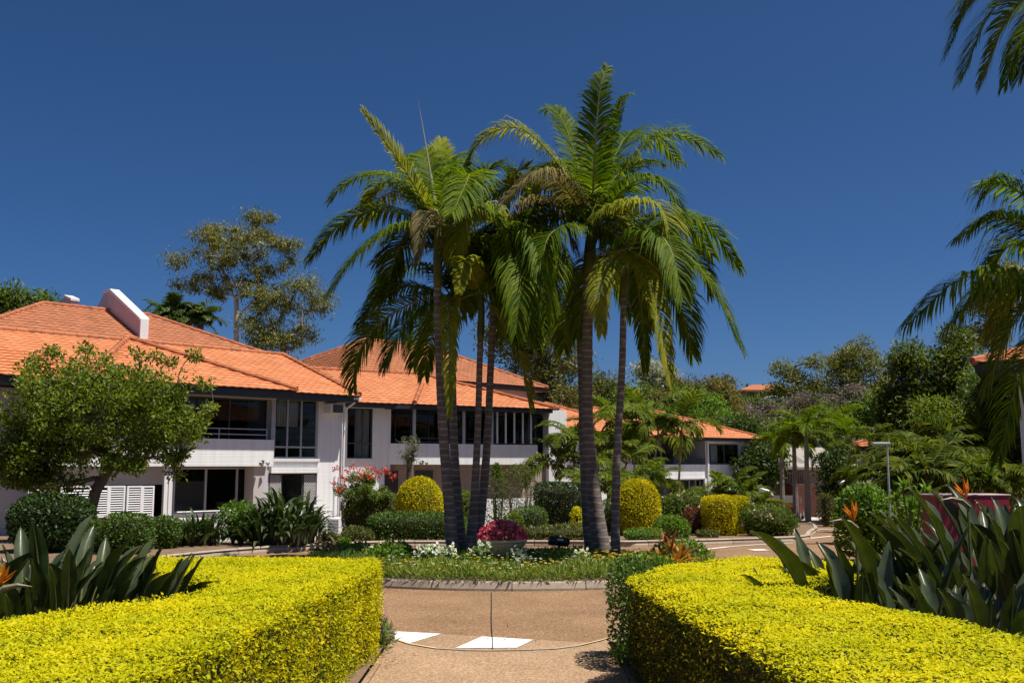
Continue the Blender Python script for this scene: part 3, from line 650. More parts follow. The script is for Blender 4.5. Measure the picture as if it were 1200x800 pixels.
# louvred shutters on the left, slat by slat
for k, (x0, x1, mat_) in enumerate([(32, 52, 'louvre'), (70, 106, 'louvre'), (112, 127, 'louvre'), (127, 146, 'louvre'), (148, 166, 'louvre'), (166, 180, 'louvre')]):
    q = R(x0, x1, 569, 606, -.36); sh = MB(); vs0 = -.36
    sh.box(q[0], q[0] + .05, vs0 - .03, vs0 + .03, q[2], q[3]); sh.box(q[1] - .05, q[1], vs0 - .03, vs0 + .03, q[2], q[3]); sh.box(q[0] + .05, q[1] - .05, vs0 - .03, vs0 + .03, q[2], q[2] + .05); sh.box(q[0] + .05, q[1] - .05, vs0 - .03, vs0 + .03, q[3] - .05, q[3])
    so = sh.build('shutter', mat_, A); z = q[2] + .09; sl = None
    while z < q[3] - .08:
        if sl is None:
            b_ = MB(); b_.box(0, q[1] - q[0] - .10, -.03, .03, -.006, .006); sl = mk('slat', b_.v, b_.f); sl.materials.append(M[mat_])
        o = put('slat', sl, None, so, (q[0] + .05, vs0, z), (math.radians(38), 0, 0)); z += .068
uw0 = fA.hp(-160, 560, .3)[0]; uw1 = fA.hp(62, 560, .3)[0]
q = R(62, 190, 569, 606, .3); zt = q[3] + .02
MB().box(uw1, gq[0] - .001, .30, .5, GL, q[2] - .03).build('wall', 'wall_white', A)
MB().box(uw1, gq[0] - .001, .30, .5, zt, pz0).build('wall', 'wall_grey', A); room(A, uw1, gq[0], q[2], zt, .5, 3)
MB().box(uw0, uw1 - .002, 1.2, 8.0, GL, eA - .2).build('wall', 'wall_grey', A); MB().box(uw1, uw1 + .15, .501, 1.4, GL, pz0 - .01).build('wall', 'wall_grey', A)  # left wall: its shade is put into the grey colour
# low white terrace wall in front
gwp = [at(150, 607, 20.4), at(250, 607, 20.7), at(384, 608, 22.0)]; gwt = tag(MB().prism([(p[0], p[1]) for p in gwp] + [(p[0] - .06, p[1] + .17) for p in gwp[::-1]], -.7, gwp[1][2]).build('garden_wall', 'wall_white', bevel=.01), 'low white rendered garden wall behind the strap leaved clumps', 'wall')
# roof
tA = math.tan(math.radians(20)); uE = 0.12; uL = fA.hp(-190, 430, VE)[0]; VR = 4.25; zR = eA + (VR - VE) * tA
roofA = MB().box(uL, uE - .03, VE + .05, VE + .09, eA - .22, eA - .02).build('roof', 'fascia', A)
roof_plane(roofA, [(uL, VE, eA), (uE, VE, eA), (uE, VR, zR), (uL, VR, zR)], 'tile', singles=300, fr=fA)
mb = MB(); mb.poly([(uL, VE + .04, eA - .03), (uE - .02, VE + .04, eA - .03), (uE - .02, VR, zR - .04), (uL, VR, zR - .04)])
mb.poly([(uL, 2 * VR - VE, eA - .03), (uL, VR, zR - .04), (uE - .02, VR, zR - .04), (uE - .02, 2 * VR - VE, eA - .03)])
mb.poly([(uL, VE + .09, eA - .21), (uL, .3, eA - .21), (uE - .02, .3, eA - .21), (uE - .02, VE + .09, eA - .21)])
mb.build('roof_deck', 'fascia', roofA)
MB().poly([(uE - .03, VE + .1, eA - .03), (uE - .03, 2 * VR - VE, eA - .03), (uE - .03, VR, zR - .05)]).build('gable', 'wall_white', roofA)
caps(roofA, (uL, VR, zR + .02), (uE, VR, zR + .02)); caps(roofA, (uE - .03, VE, eA + .05), (uE - .03, VR, zR + .05))
roof_plane(roofA, [(uE, 2 * VR - VE, eA), (uL, 2 * VR - VE, eA), (uL, VR, zR), (uE, VR, zR)], 'tile_dull')
# projecting hip over the balcony
pk = fA.hp(150, 404, VR - .15); rE = fA.hp(348, 456.5, VW)[0]; ap_ = (pk[0], VR - .1, zR + .07); zw = eA + .03
lE = 2 * pk[0] - rE
roof_plane(roofA, [(lE, VW, zw), (rE, VW, zw), ap_], 'tile')
mb = MB(); mb.poly([(lE, VW + .03, zw - .03), (rE, VW + .03, zw - .03), (ap_[0], ap_[1], ap_[2] - .03)]); mb.box(lE + .1, rE - .02, VW + .05, VW + .09, eA - .24, zw - .03); mb.box(rE - .06, rE - .02, VW + .09, VE + .05, eA - .24, zw - .03)
mb.poly([(lE, VW + .09, eA - .235), (lE, VE + .1, eA - .235), (rE - .06, VE + .1, eA - .235), (rE - .06, VW + .09, eA - .235)])
mb.build('wing_fascia', 'fascia', roofA)
caps(roofA, (rE, VW, zw + .05), (ap_[0], ap_[1], ap_[2] + .05)); caps(roofA, (lE, VW, zw + .05), (ap_[0], ap_[1], ap_[2] + .05))
# gutter ends, downpipe, cooling units
p = fA.hp(403.5, 500, -.12); mb = MB(); mb.tube([(p[0] + .02, VE + .15, eA - .12), (p[0] + .02, VE + .15, eA - .24), (p[0], -.10, eA - .48), (p[0], -.10, GL)], .045, 8); mb.box(p[0] - .1, p[0] + .22, VE + .02, VE + .26, eA - .14, eA - .06); mb.build('downpipe', 'frame_white', A)
mb = MB(); 
for x in (392, 397): p = fA.hp(x, 590, -.05); mb.tube([(p[0], -.04, 0), (p[0], -.04, 2.2)], .018, 6)
mb.build('conduit', 'frame_white', A)
ac = thing('window_air_conditioner', 'white box air conditioner set through the white wall above the downpipe', 'air conditioner', fA.world(*[fA.hp(391, 478, -.2)[0], 0, fA.hp(391, 484.5, -.2)[1]]), fA.a)
MB().box(-.28, .28, -.40, .05, 0, .34).build('casing', 'frame_white', ac, bevel=.01); MB().box(-.17, .26, -.41, -.402, .03, .31).build('grille', 'frame_dark', ac)
p_ = fA.hp(390, 627.5, -.5); cu = thing('condenser_unit', 'white outdoor condenser unit standing at the foot of the white pier', 'air conditioner', fA.world(p_[0], 0, p_[1]), fA.a)
MB().box(-.38, .38, -.62, -.30, .04, .62).build('casing', 'frame_white', cu, bevel=.012); MB().box(-.40, .40, -.64, -.28, 0, .04).build('base', 'concrete', cu)
mb = MB()
for i in range(9): mb.box(-.30, .12, -.632, -.622, .12 + i * .05, .14 + i * .05)
mb.build('grille', 'frame_grey', cu); MB().box(-.32, .14, -.621, -.6201, .10, .56).build('fan_opening', 'frame_dark', cu)
p_ = fA.hp(308, 541, VP - .02); floodlight('twin floodlight under the balcony parapet of the left terrace house', fA.world(p_[0], VP - .005, p_[1]), fA.a)

# ---- rear house behind A with parapet fins through its roof
def hip_house(name, label, fr, u0, u1, v0, v1, eave, pitch, walls, tilemat, zb, wallz=3.0, singles=False, walls_in=.7):
    h = thing(name, label, 'house', fr.world((u0 + u1) / 2, (v0 + v1) / 2, 0), fr.a)
    off = np.array([(u0 + u1) / 2, (v0 + v1) / 2, 0]); loc = tuple(-off)
    hw = (v1 - v0) / 2; vm = (v0 + v1) / 2; zr = eave + hw * math.tan(math.radians(pitch)); a, b = u0 + hw, u1 - hw
    if b < a: a = b = (u0 + u1) / 2
    i = walls_in
    MB().box(u0 + i, u1 - i, v0 + i, v1 - i, -1.0, eave - .02).build('wall', walls, h, loc)
    rf = MB().box(u0 + .04, u1 - .04, v0 + .04, v1 - .04, eave - .22, eave - .025).build('roof', 'fascia', h, loc)
    pl = [[(u0, v0, eave), (u1, v0, eave), (b, vm, zr), (a, vm, zr)], [(u1, v1, eave), (u0, v1, eave), (a, vm, zr), (b, vm, zr)], [(u1, v0, eave), (u1, v1, eave), (b, vm, zr)], [(u0, v1, eave), (u0, v0, eave), (a, vm, zr)]]
    dk = MB()
    for k, P_ in enumerate(pl):
        roof_plane(rf, P_, tilemat); dk.poly([(x, y, z - .04) for x, y, z in P_])
    dk.build('roof_deck', 'fascia', rf)
    for p, q in (((u0, v0, eave), (a, vm, zr)), ((u1, v0, eave), (b, vm, zr)), ((u0, v1, eave), (a, vm, zr)), ((u1, v1, eave), (b, vm, zr)), ((a, vm, zr), (b, vm, zr))):
        if np.linalg.norm(np.array(p) - np.array(q)) > .3: caps(rf, np.array(p) + (0, 0, .03), np.array(q) + (0, 0, .03), singles=singles)
    return h, rf, loc
fA2 = Frame((-6.092, 36.0), math.radians(45.4), -1.0)
A2, rfA2, lo2 = hip_house('rear_house', 'taller house behind the terrace with a mauve parapet fin through its dull orange roof', fA2, -12.4, 4.4, 5.9, 18.1, 6.25, 25, 'wall_mauve', 'tile_dull', -1.0)
def fin(u, w, prof):
    V = [(u - w/2, v, z) for v, z in prof] + [(u + w/2, v, z) for v, z in prof]; n = len(prof)
    Fc = [tuple(range(n)), tuple(range(2*n - 1, n - 1, -1))] + [((i + 1) % n, i, n + i, n + (i + 1) % n) for i in range(n)]
    return V, Fc
pv = [(9.0, 7.0), (9.0, 8.40), (11.95, 9.93), (12.6, 9.93), (13.4, 9.3), (13.4, 7.5)]
V, Fc = fin(-3.42, .30, pv); fo = put('parapet_fin', mk('parapet_fin', V, Fc), 'wall_mauve', A2, lo2)  # mauve puts the shade on the fin's broad face into colour
cv = [(8.94, 8.402), (8.94, 8.50), (11.92, 10.05), (12.65, 10.05), (12.6, 9.932), (11.95, 9.932)]
V, Fc = fin(-3.42, .40, cv); put('coping', mk('coping', V, Fc), 'frame_white', fo)
V, Fc = fin(-3.42, .34, [(8.9, 7.0), (8.9, 8.46), (8.998, 8.50), (8.998, 7.0)]); put('lit_end', mk('lit_end', V, Fc), 'frame_white', fo)  # white strip paints the sunlight on the fin's narrow end
pv2 = [(12.2, 8.6), (12.2, 9.42), (12.9, 9.62), (14.5, 9.3), (14.5, 8.0)]
V, Fc = fin(-4.95, .30, pv2); fo2 = put('parapet_fin', mk('parapet_fin', V, Fc), 'wall_mauve', A2, lo2)
V, Fc = fin(-4.95, .36, [(12.15, 9.40), (12.15, 9.50), (12.9, 9.72), (12.92, 9.622), (12.2, 9.422)]); put('coping', mk('coping', V, Fc), 'frame_white', fo2)

# ---- house B
zB = -1.15; fB = Frame((-6.09, 39.84), math.radians(31), zB); R = fB.R
B = thing('terrace_house', 'white two storey terrace house with chamfered balcony behind the palm trunks', 'house', (-6.09, 39.84, zB), fB.a)
eB = 4.05 - zB; VEB = -.75; VBB = -1.0; VPB = -.48
wB = R(407, 437, 478, 537, 0); u458 = fB.hp(458, 500, 0)[0]; u662 = fB.hp(664, 500, 0)[0]; u645 = fB.hp(643, 500, 0)[0]; u624 = fB.hp(624, 500, 0)[0]
mb = MB(); mb.box(-1.4, wB[0], 0, .2, GL, eB); mb.box(wB[0], wB[1], 0, .2, wB[3], eB); mb.box(wB[1], u458, 0, .2, GL, eB); mb.box(wB[0], wB[1], 0, .2, wB[2] - .9, wB[2])
mb.build('wall', 'wall_white', B); MB().box(u645, u662, 0.0, 6, GL, eB).build('wall', 'wall_white', B)
window(B, fB, wB, .1, (.33, .62), (.30,), t=.05); room(B, wB[0], wB[1], wB[2], wB[3], .14, 2.5); curtain(B, wB[0] + .42, wB[1] - .05, wB[2] + .05, wB[3] - .05, .3)
MB().box(wB[0] - .03, wB[1] + .03, -.07, -.002, wB[2] - .08, wB[2]).build('sill', 'frame_white', B)
lw = R(405, 430, 590, 612, 0); window(B, fB, (wB[0] - .1, wB[1], lw[2], lw[3] + .1), .1, (.5,), (.8,), frame='frame_white'); room(B, wB[0] - .1, wB[1], lw[2], lw[3] + .1, .14, 2)
MB().box(wB[0] - .1, wB[1], 0, .2, GL, lw[2]).build('wall', 'wall_taupe', B)
MB().box(wB[0] - .1, wB[1] , 0.004, .2, lw[3] + .102, wB[2] - .901).build('wall', 'wall_white', B)
q0, q1 = fB.hp(457, 531, -.05)[0], fB.hp(486, 531, VPB)[0]; q2 = fB.hp(630, 531, VPB)[0]
z0_, z1_ = fB.hp(560, 544, VPB)[1], fB.hp(560, 520.3, VPB)[1]
pts = [(q0, -.003), (q1, VPB), (q2, VPB), (q2, -.003), (q2 - .14, -.003), (q2 - .14, VPB + .14), (q1 + .05, VPB + .14), (q0 + .17, -.003)]
MB().prism(pts, z0_, z1_).build('parapet', 'wall_white', B)
MB().prism([(q0 + .25, 1.4), (q0 + .25, 0), (q1 + .1, VPB + .141), (q2 - .141, VPB + .141), (q2 - .141, 1.4)], z0_ + .02, z0_ + .2).build('balcony_floor', 'wall_grey', B)
window(B, fB, (u458, u624 - .9, z0_ + .2, eB - .22), .9, (.10, .22, .36, .5, .64, .78, .9), (), frame='frame_dark'); room(B, u458, u624, z0_ + .2, eB - .2, .95, 3.5)
for x in (485, 543, 576):
    p = fB.hp(x, 500, VPB + .1); MB().box(p[0] - .05, p[0] + .05, VPB + .02, VPB + .12, z1_, eB - .1).build('post', 'frame_grey', B)
rail(B, fB, q1, q2 - .1, [z1_ + .22, z1_ + .06 + .0], VPB + .07, .018, [], z1_, 'frame_dark')
for x in (582, 592, 602, 612, 621.5):
    p = fB.hp(x, 500, VPB + .1); MB().box(p[0] - .035, p[0] + .035, VPB + .03, VPB + .10, z1_ + .05, eB - .12).build('louvre_post', 'frame_white', B)
    MB().box(p[0] - .32, p[0] - .06, VPB + .05, VPB + .055, z1_ + .1, eB - .12).build('pane', 'glass', B)
window(B, fB, (u624 + .05, u645, GL + .6, eB - .3), .5, (.5,), (.62,), frame='frame_dark'); room(B, u624, u645, GL, eB - .2, .6, 2.5)
MB().box(u458, u645, 0.25, .45, GL, z0_ + .15).build('wall', 'wall_taupe', B)
dr = R(487, 507, 551, 600, .2); MB().box(dr[0], dr[1], .18, .249, GL + .5, dr[3]).build('door', 'frame_dark', B); 
dr2 = R(449, 458, 551, 600, .0); MB().box(dr2[0] + .05, dr2[1] + .3, -.03, -.003, GL + .5, dr2[3]).build('doorway', 'interior', B)
MB().box(dr[0] - .25, dr[0] - .15, .1, .2, GL + .3, z0_ + .02).build('post', 'frame_white', B)
lwq = R(540, 632, 584, 607, -1.2); MB().box(lwq[0], lwq[1], -1.3, -1.2, GL - .2, lwq[3]).build('terrace_wall', 'wall_white', B)
p_ = fB.hp(495, 541, VPB); floodlight('twin floodlight under the chamfered balcony behind the palm trunks', fB.world(p_[0], VPB - .005, p_[1]), fB.a)
p_ = fB.hp(622, 540, VPB); floodlight('twin floodlight at the far end of the chamfered balcony near olive shrub', fB.world(p_[0] - .15, VPB - .005, p_[1]), fB.a)
ueB = fB.hp(655, 480, VEB)[0]; usB = -2.2
tB = math.tan(math.radians(20)); VRB = 3.8; zRB = eB + (VRB - VEB) * tB; rr = fB.hp(520, 441, VRB)[0]
roofB = MB().box(usB, fB.hp(462, 474, VEB)[0], VEB + .04, VEB + .08, eB - .2, eB - .02).build('roof', 'fascia', B)
roof_plane(roofB, [(usB, VEB, eB), (ueB, VEB, eB), (ueB - (VRB - VEB) * 1.0, VRB, zRB), (usB, VRB, zRB)], 'tile')
roof_plane(roofB, [(ueB, VEB, eB), (ueB, 2 * VRB - VEB, eB), (ueB - (VRB - VEB), VRB, zRB)], 'tile')
# forward slope over the balcony
bl, br = fB.hp(460, 474, VEB)[0], fB.hp(648, 480, VBB)[0]; zb_ = eB - .02
rk = (bl + br) / 2
dz_ = .10
roof_plane(roofB, [(bl + .8, VBB - .1, zb_), (br, VBB - .1, zb_), (br - 2.6, 1.9, zb_ + 2.0 * tB + dz_ + .25), (bl + 2.6, 1.9, zb_ + 2.0 * tB + dz_ + .25)], 'tile')
mb = MB(); mb.poly([(usB, VEB + .03, eB - .04), (ueB, VEB + .03, eB - .04), (ueB - (VRB - VEB), VRB, zRB - .04), (usB, VRB, zRB - .04)]); mb.poly([(ueB, VEB, eB - .04), (ueB, 2 * VRB - VEB, eB - .04), (ueB - (VRB - VEB), VRB, zRB - .04)])
mb.poly([(ueB, 2 * VRB - VEB, eB - .04), (usB, 2 * VRB - VEB, eB - .04), (usB, VRB, zRB - .04), (ueB - (VRB - VEB), VRB, zRB - .04)])
mb.prism([(bl, VEB + .05), (bl + .85, VBB - .05), (br - .04, VBB - .05), (br - .04, .9), (bl, .9)], eB - .2, eB - .06)
mb.build('roof_deck', 'fascia', roofB)
caps(roofB, (usB, VRB, zRB + .03), (ueB - (VRB - VEB), VRB, zRB + .03)); caps(roofB, (ueB, VEB, eB + .04), (ueB - (VRB - VEB), VRB, zRB + .04))
caps(roofB, (br, VBB - .1, zb_ + .06), (br - 2.6, 1.9, zb_ + 2.0 * tB + dz_ + .3)); caps(roofB, (bl + .8, VBB - .1, zb_ + .06), (bl + 2.6, 1.9, zb_ + 2.0 * tB + dz_ + .3))
MB().box(-2.0, u662, 3.6, 7.5, GL, eB - .25).build('wall', 'wall_taupe', B)

# ---- taller house behind B
B2, rfB2, lo3 = hip_house('rear_house', 'taller hip roofed house behind the palms with a small gablet and mauve wall', fA2, 5.4, 19.0, 7.4, 16.6, 5.83 + 1.0, 26, 'wall_mauve', 'tile_dull', -1.0)
gb = [fA2.hp(x, y, 8.6) for x, y in ((397, 429), (426, 411), (441, 431))]
mb = MB()
zb2 = fA2.zb
a_, b_, c_ = [np.array(fA2.O) for _ in range(3)]
# ---- house C
zC = -1.75; aC = math.radians(32.5); eC_pt = (16.2, 64.9); nC = np.array([math.sin(aC), -math.cos(aC)])
OC = np.array([16.2, 64.9]) - nC * .75; fC = Frame(OC, aC, zC); R = fC.R
Cc = thing('terrace_house', 'white two storey terrace house with hip roof beyond the cane palms', 'house', (OC[0], OC[1], zC), aC)
eC = 3.32 - zC; uC1 = fC.hp(880, 550, 0)[0]; uC0 = uC1 - 17
q = R(788, 825, 544, 560, -.1); qr = fC.hp(828, 550, -.1)[0]; ql = fC.hp(700, 550, -.1)[0]; cw = R(829, 866, 520, 544, 0)
cz0, cz1 = q[2], q[3]
MB().box(ql, qr, -.12, .0, cz0, cz1).build('parapet', 'wall_white', Cc)
rc = fC.hp(787, 530, .9)[0]
room(Cc, ql, qr, cz1 - .9, eC, .0, 1.8, 'wall_grey'); MB().box(fC.hp(735, 530, 1.7)[0], fC.hp(788, 530, 1.7)[0], 1.6, 1.7, cz1, eC - .2).build('doorway', 'interior', Cc)
rail(Cc, fC, ql, qr, [cz1 + .15, cz1 + .3], -.06, .02, [], cz1, 'frame_dark')
mb = MB(); mb.box(qr, cw[0], 0, .2, GL, eC); mb.box(cw[0], cw[1], 0, .2, GL, cw[2]); mb.box(cw[0], cw[1], 0, .2, cw[3], eC); mb.box(cw[1], uC1, 0, 9, GL, eC)
mb.build('wall', 'wall_white', Cc); window(Cc, fC, cw, .1, (.12, .55), (), t=.09); room(Cc, cw[0], cw[1], cw[2], cw[3], .14, 2.5); curtain(Cc, cw[0] + .35, cw[0] + 1.1, cw[2] + .1, cw[3], .3)
MB().box(ql, qr, -.14, -.121, cz0 - .06, cz0 + .04).build('fascia_board', 'frame_white', Cc)
lw = R(788, 826, 563, 590, .5); window(Cc, fC, (ql, qr, lw[2], cz0 - .05), .5, (.80, .89, .95), (), frame='frame_grey', t=.1); room(Cc, ql, qr, lw[2], cz0, .56, 3)
MB().box(ql, qr, .4, .6, GL, lw[2]).build('wall', 'wall_grey', Cc)
for x in (826, 830):
    p = fC.hp(x, 570, -.2); MB().box(p[0] - .06, p[0] + .06, -.28, -.16, GL, eC - .1 if x > 828 else cz0).build('post', 'frame_white', Cc)
p = fC.hp(878, 550, -.1); MB().tube([(p[0], -.08, GL), (p[0], -.08, eC - .3), (p[0] + .2, -.5, eC - .15)], .05, 6).build('downpipe', 'frame_white', Cc)
u0, u1, v0, v1 = uC0 - .75, uC1 + .75, -.75, 9.75; hw = (v1 - v0) / 2; vm = (v0 + v1) / 2; tC = math.tan(math.radians(20)); zr = eC + hw * tC
rfC = MB().box(u0 + .04, u1 - .04, v0 + .04, v1 - .04, eC - .2, eC - .03).build('roof', 'fascia', Cc)
for P_ in ([(u0, v0, eC), (u1, v0, eC), (u1 - hw, vm, zr), (u0, vm, zr)], [(u1, v0, eC), (u1, v1, eC), (u1 - hw, vm, zr)]):
    roof_plane(rfC, P_, 'tile'); MB().poly([(x, y, z - .04) for x, y, z in P_]).build('roof_deck', 'fascia', rfC)
caps(rfC, (u1, v0, eC + .04), (u1 - hw, vm, zr + .04)); caps(rfC, (u0, vm, zr + .04), (u1 - hw, vm, zr + .04), singles=False); caps(rfC, (u1, v1, eC + .04), (u1 - hw, vm, zr + .04), singles=False)
MB().box(uC0, qr, 2, 9, GL, eC - .2).build('wall', 'wall_white', Cc)

# ---- a link roof glimpsed between B and C
fL = Frame((at(700, 500, 52)[0], 52), math.radians(32), -1.5)
hip_house('linking_house', 'low orange roofed house glimpsed between the palm trunks and cane palms', fL, -4.5, 3.5, 0, 8, at(700, 505, 52)[2] + 1.5, 22, 'wall_white', 'tile', -1.5)
# ---- brick house at the end of the road
Yb = 64; fD = Frame((at(918, 560, Yb)[0], Yb), math.radians(8), -1.75); R = fD.R
Dh = thing('brick_house', 'brick house with pale metal roof and skylights at the end of the road', 'house', (fD.O[0], fD.O[1], -1.75), fD.a)
q = R(917, 1000, 547, 600, 0); MB().box(0, q[1], 0, 7, -.6, q[3]).build('wall', 'wall_beige', Dh)
MB().box(-.02, .9, -.05, -.002, -.5, q[3] - .02).build('brick_pier', 'wall_brick', Dh)
rq = R(913, 1000, 522, 547, -.5); zt_ = fD.hp(940, 524, 4)[1]
rfD = put('roof', mk('roof', [(-.5, -.5, rq[2]), (rq[1], -.5, rq[2]), (rq[1], 4, zt_), (-.5, 4, zt_), (-.5, -.5, rq[2] - .15), (rq[1], -.5, rq[2] - .15), (rq[1], 4, zt_ - .15), (-.5, 4, zt_ - .15)], [(0,1,2,3),(4,7,6,5),(0,4,5,1),(1,5,6,2),(3,2,6,7),(0,3,7,4)]), 'metal_roof', Dh)
sl_ = (zt_ - rq[2]) / 4.5
for x0, x1 in ((931, 940), (946, 955)):
    a_, b_ = fD.hp(x0, 540, 1)[0], fD.hp(x1, 540, 1)[0]
    put('skylight', mk('skylight', [(a_, .2, rq[2] + .7 * sl_ + .05), (b_, .2, rq[2] + .7 * sl_ + .05), (b_, 1.8, rq[2] + 2.3 * sl_ + .05), (a_, 1.8, rq[2] + 2.3 * sl_ + .05)], [(0, 1, 2, 3)]), 'glass', rfD)
for x0, x1, y0, y1 in ((922, 929, 553, 566), (936, 942, 553, 566)): window(Dh, fD, R(x0, x1, y0, y1, -.05), -.05, (.5,), (), pane='interior', frame='wall_beige', t=.08)
q = R(932, 955, 567, 597, -1.2); gd = MB(); gd.box(q[0], q[1], -1.3, -.1, -.6, q[3]); gd.build('garage', 'wall_brick', Dh)
# ---- small two-storey house with an orange roof corner
Yg = 50; fG = Frame((at(1003, 560, Yg)[0], Yg), math.radians(-28), Hf(20, 50) - .1); R = fG.R
gt = fG.hp(1010, 523, -.5)[1]
G_, rfG, lo4 = hip_house('corner_house', 'small house with orange roof corner behind the lamp post', fG, -.4, 8, -.4, 7, gt, 18, 'wall_grey', 'tile', 0, walls_in=1.4)
for x in (1002, 1022): p = fG.hp(x, 550, -.1); MB().box(p[0] - .07, p[0] + .07, -.1, .04, 0, gt - .2).build('post', 'frame_grey', G_, lo4)
bz = R(1002, 1040, 540, 560, .2); MB().box(bz[0], bz[1], .3, .4, bz[2], bz[3]).build('balustrade', 'wall_grey', G_, lo4)
# ---- house at the right edge
Yr = 24.0; fR_ = Frame((at(1168, 430, Yr)[0], Yr), math.radians(-28), 0.0)
er = fR_.hp(1160, 424, -.4)[1]
R_, rfR, lo5 = hip_house('pavilion', 'orange roofed pavilion behind the palm fronds with slim white post', fR_, -.5, 7.5, -.5, 7.5, er, 17, 'wall_grey', 'tile', 0, walls_in=1.6)
p = fR_.hp(1198, 480, .6); MB().box(p[0] - .07, p[0] + .07, .5, .64, -.2, er - .2).build('post', 'frame_white', R_, lo5)
# ---- houses on the hill
def hill_house(label, px0, px1, pyt, pye, pyb, Y, tm):
    a_ = at(px0, pye, Y); b_ = at(px1, pye, Y); w = b_[0] - a_[0]; zb = at(px0, pyb, Y)[2]; e_ = a_[2] - zb; rt = at(px0, pyt, Y + 3)[2] - zb
    t = thing('hill_house', label, 'house', ((a_[0] + b_[0]) / 2, Y, zb))
    MB().box(-w/2 + .6, w/2 - .6, .6, 8, -4, e_).build('wall', 'wall_beige', t)
    rf = put('roof', mk('roof', [(-w/2, 0, e_), (w/2, 0, e_), (w/2, 9, e_), (-w/2, 9, e_), (-w/2 + 3, 4, rt), (w/2 - 3, 4, rt), (-w/2, 0, e_ - .3), (w/2, 0, e_ - .3), (w/2, 9, e_ - .3), (-w/2, 9, e_ - .3)], [(0,1,5,4),(1,2,5),(2,3,4,5),(3,0,4),(0,6,7,1),(1,7,8,2),(3,9,6,0),(9,8,7,6)]), tm, t)
    for i in range(4):
        x = -w/2 + 1.2 + i * (w - 2) / 4; MB().box(x, x + 1.2, .5, .59, e_ - 1.7, e_ - .5).build('window', 'interior', t)
hill_house('orange roofed house high on the wooded hill', 868, 932, 450, 456.5, 470, 170, 'ridge_tile')
hill_house('pale house lower on the hill among the lilac trees', 893, 935, 463, 467, 476, 150, 'wall_white')
# ------------------------------------------------------------------ vegetation helpers
def unit(a): return a / (np.linalg.norm(a, axis=-1, keepdims=True) + 1e-9)
def leaves(name, P_, D_, N_, ln, wd, mat, parent=None, loc=(0, 0, 0), fold=0.25, kind='stuff'):
    """one folded diamond per leaf: base, side, tip, side"""
    n = len(P_); D_ = unit(D_); S_ = unit(np.cross(D_, N_)); N2 = np.cross(S_, D_)
    ln = np.broadcast_to(np.asarray(ln, float), (n,))[:, None]; wd = np.broadcast_to(np.asarray(wd, float), (n,))[:, None]
    mid = P_ + D_ * ln * 0.45
    V = np.stack([P_, mid + S_ * wd * .5 + N2 * wd * fold, P_ + D_ * ln, mid - S_ * wd * .5 + N2 * wd * fold], 1).reshape(-1, 3)
    b = np.arange(n)[:, None] * 4
    Fc = np.concatenate([b + np.array([[0, 1, 2]]), b + np.array([[0, 2, 3]])], 1).reshape(-1, 3)
    # interleave so that faces of one leaf stay together
    return put(name, mk(name, V, Fc), mat, parent, loc, kind=kind)
def rdir(n): return unit(rng.normal(size=(n, 3)))
def wob(p, f=1.0, seed=0):
    s = seed * 1.7
    return (np.sin(p[:, 0] * 2.1 * f + s) * np.cos(p[:, 1] * 1.7 * f + 1.3 * s) + np.sin(p[:, 2] * 2.6 * f + p[:, 0] * 1.1 * f + 2 * s) + .6 * np.sin(p[:, 1] * 4.3 * f - p[:, 2] * 3.1 * f + s)) / 2.6
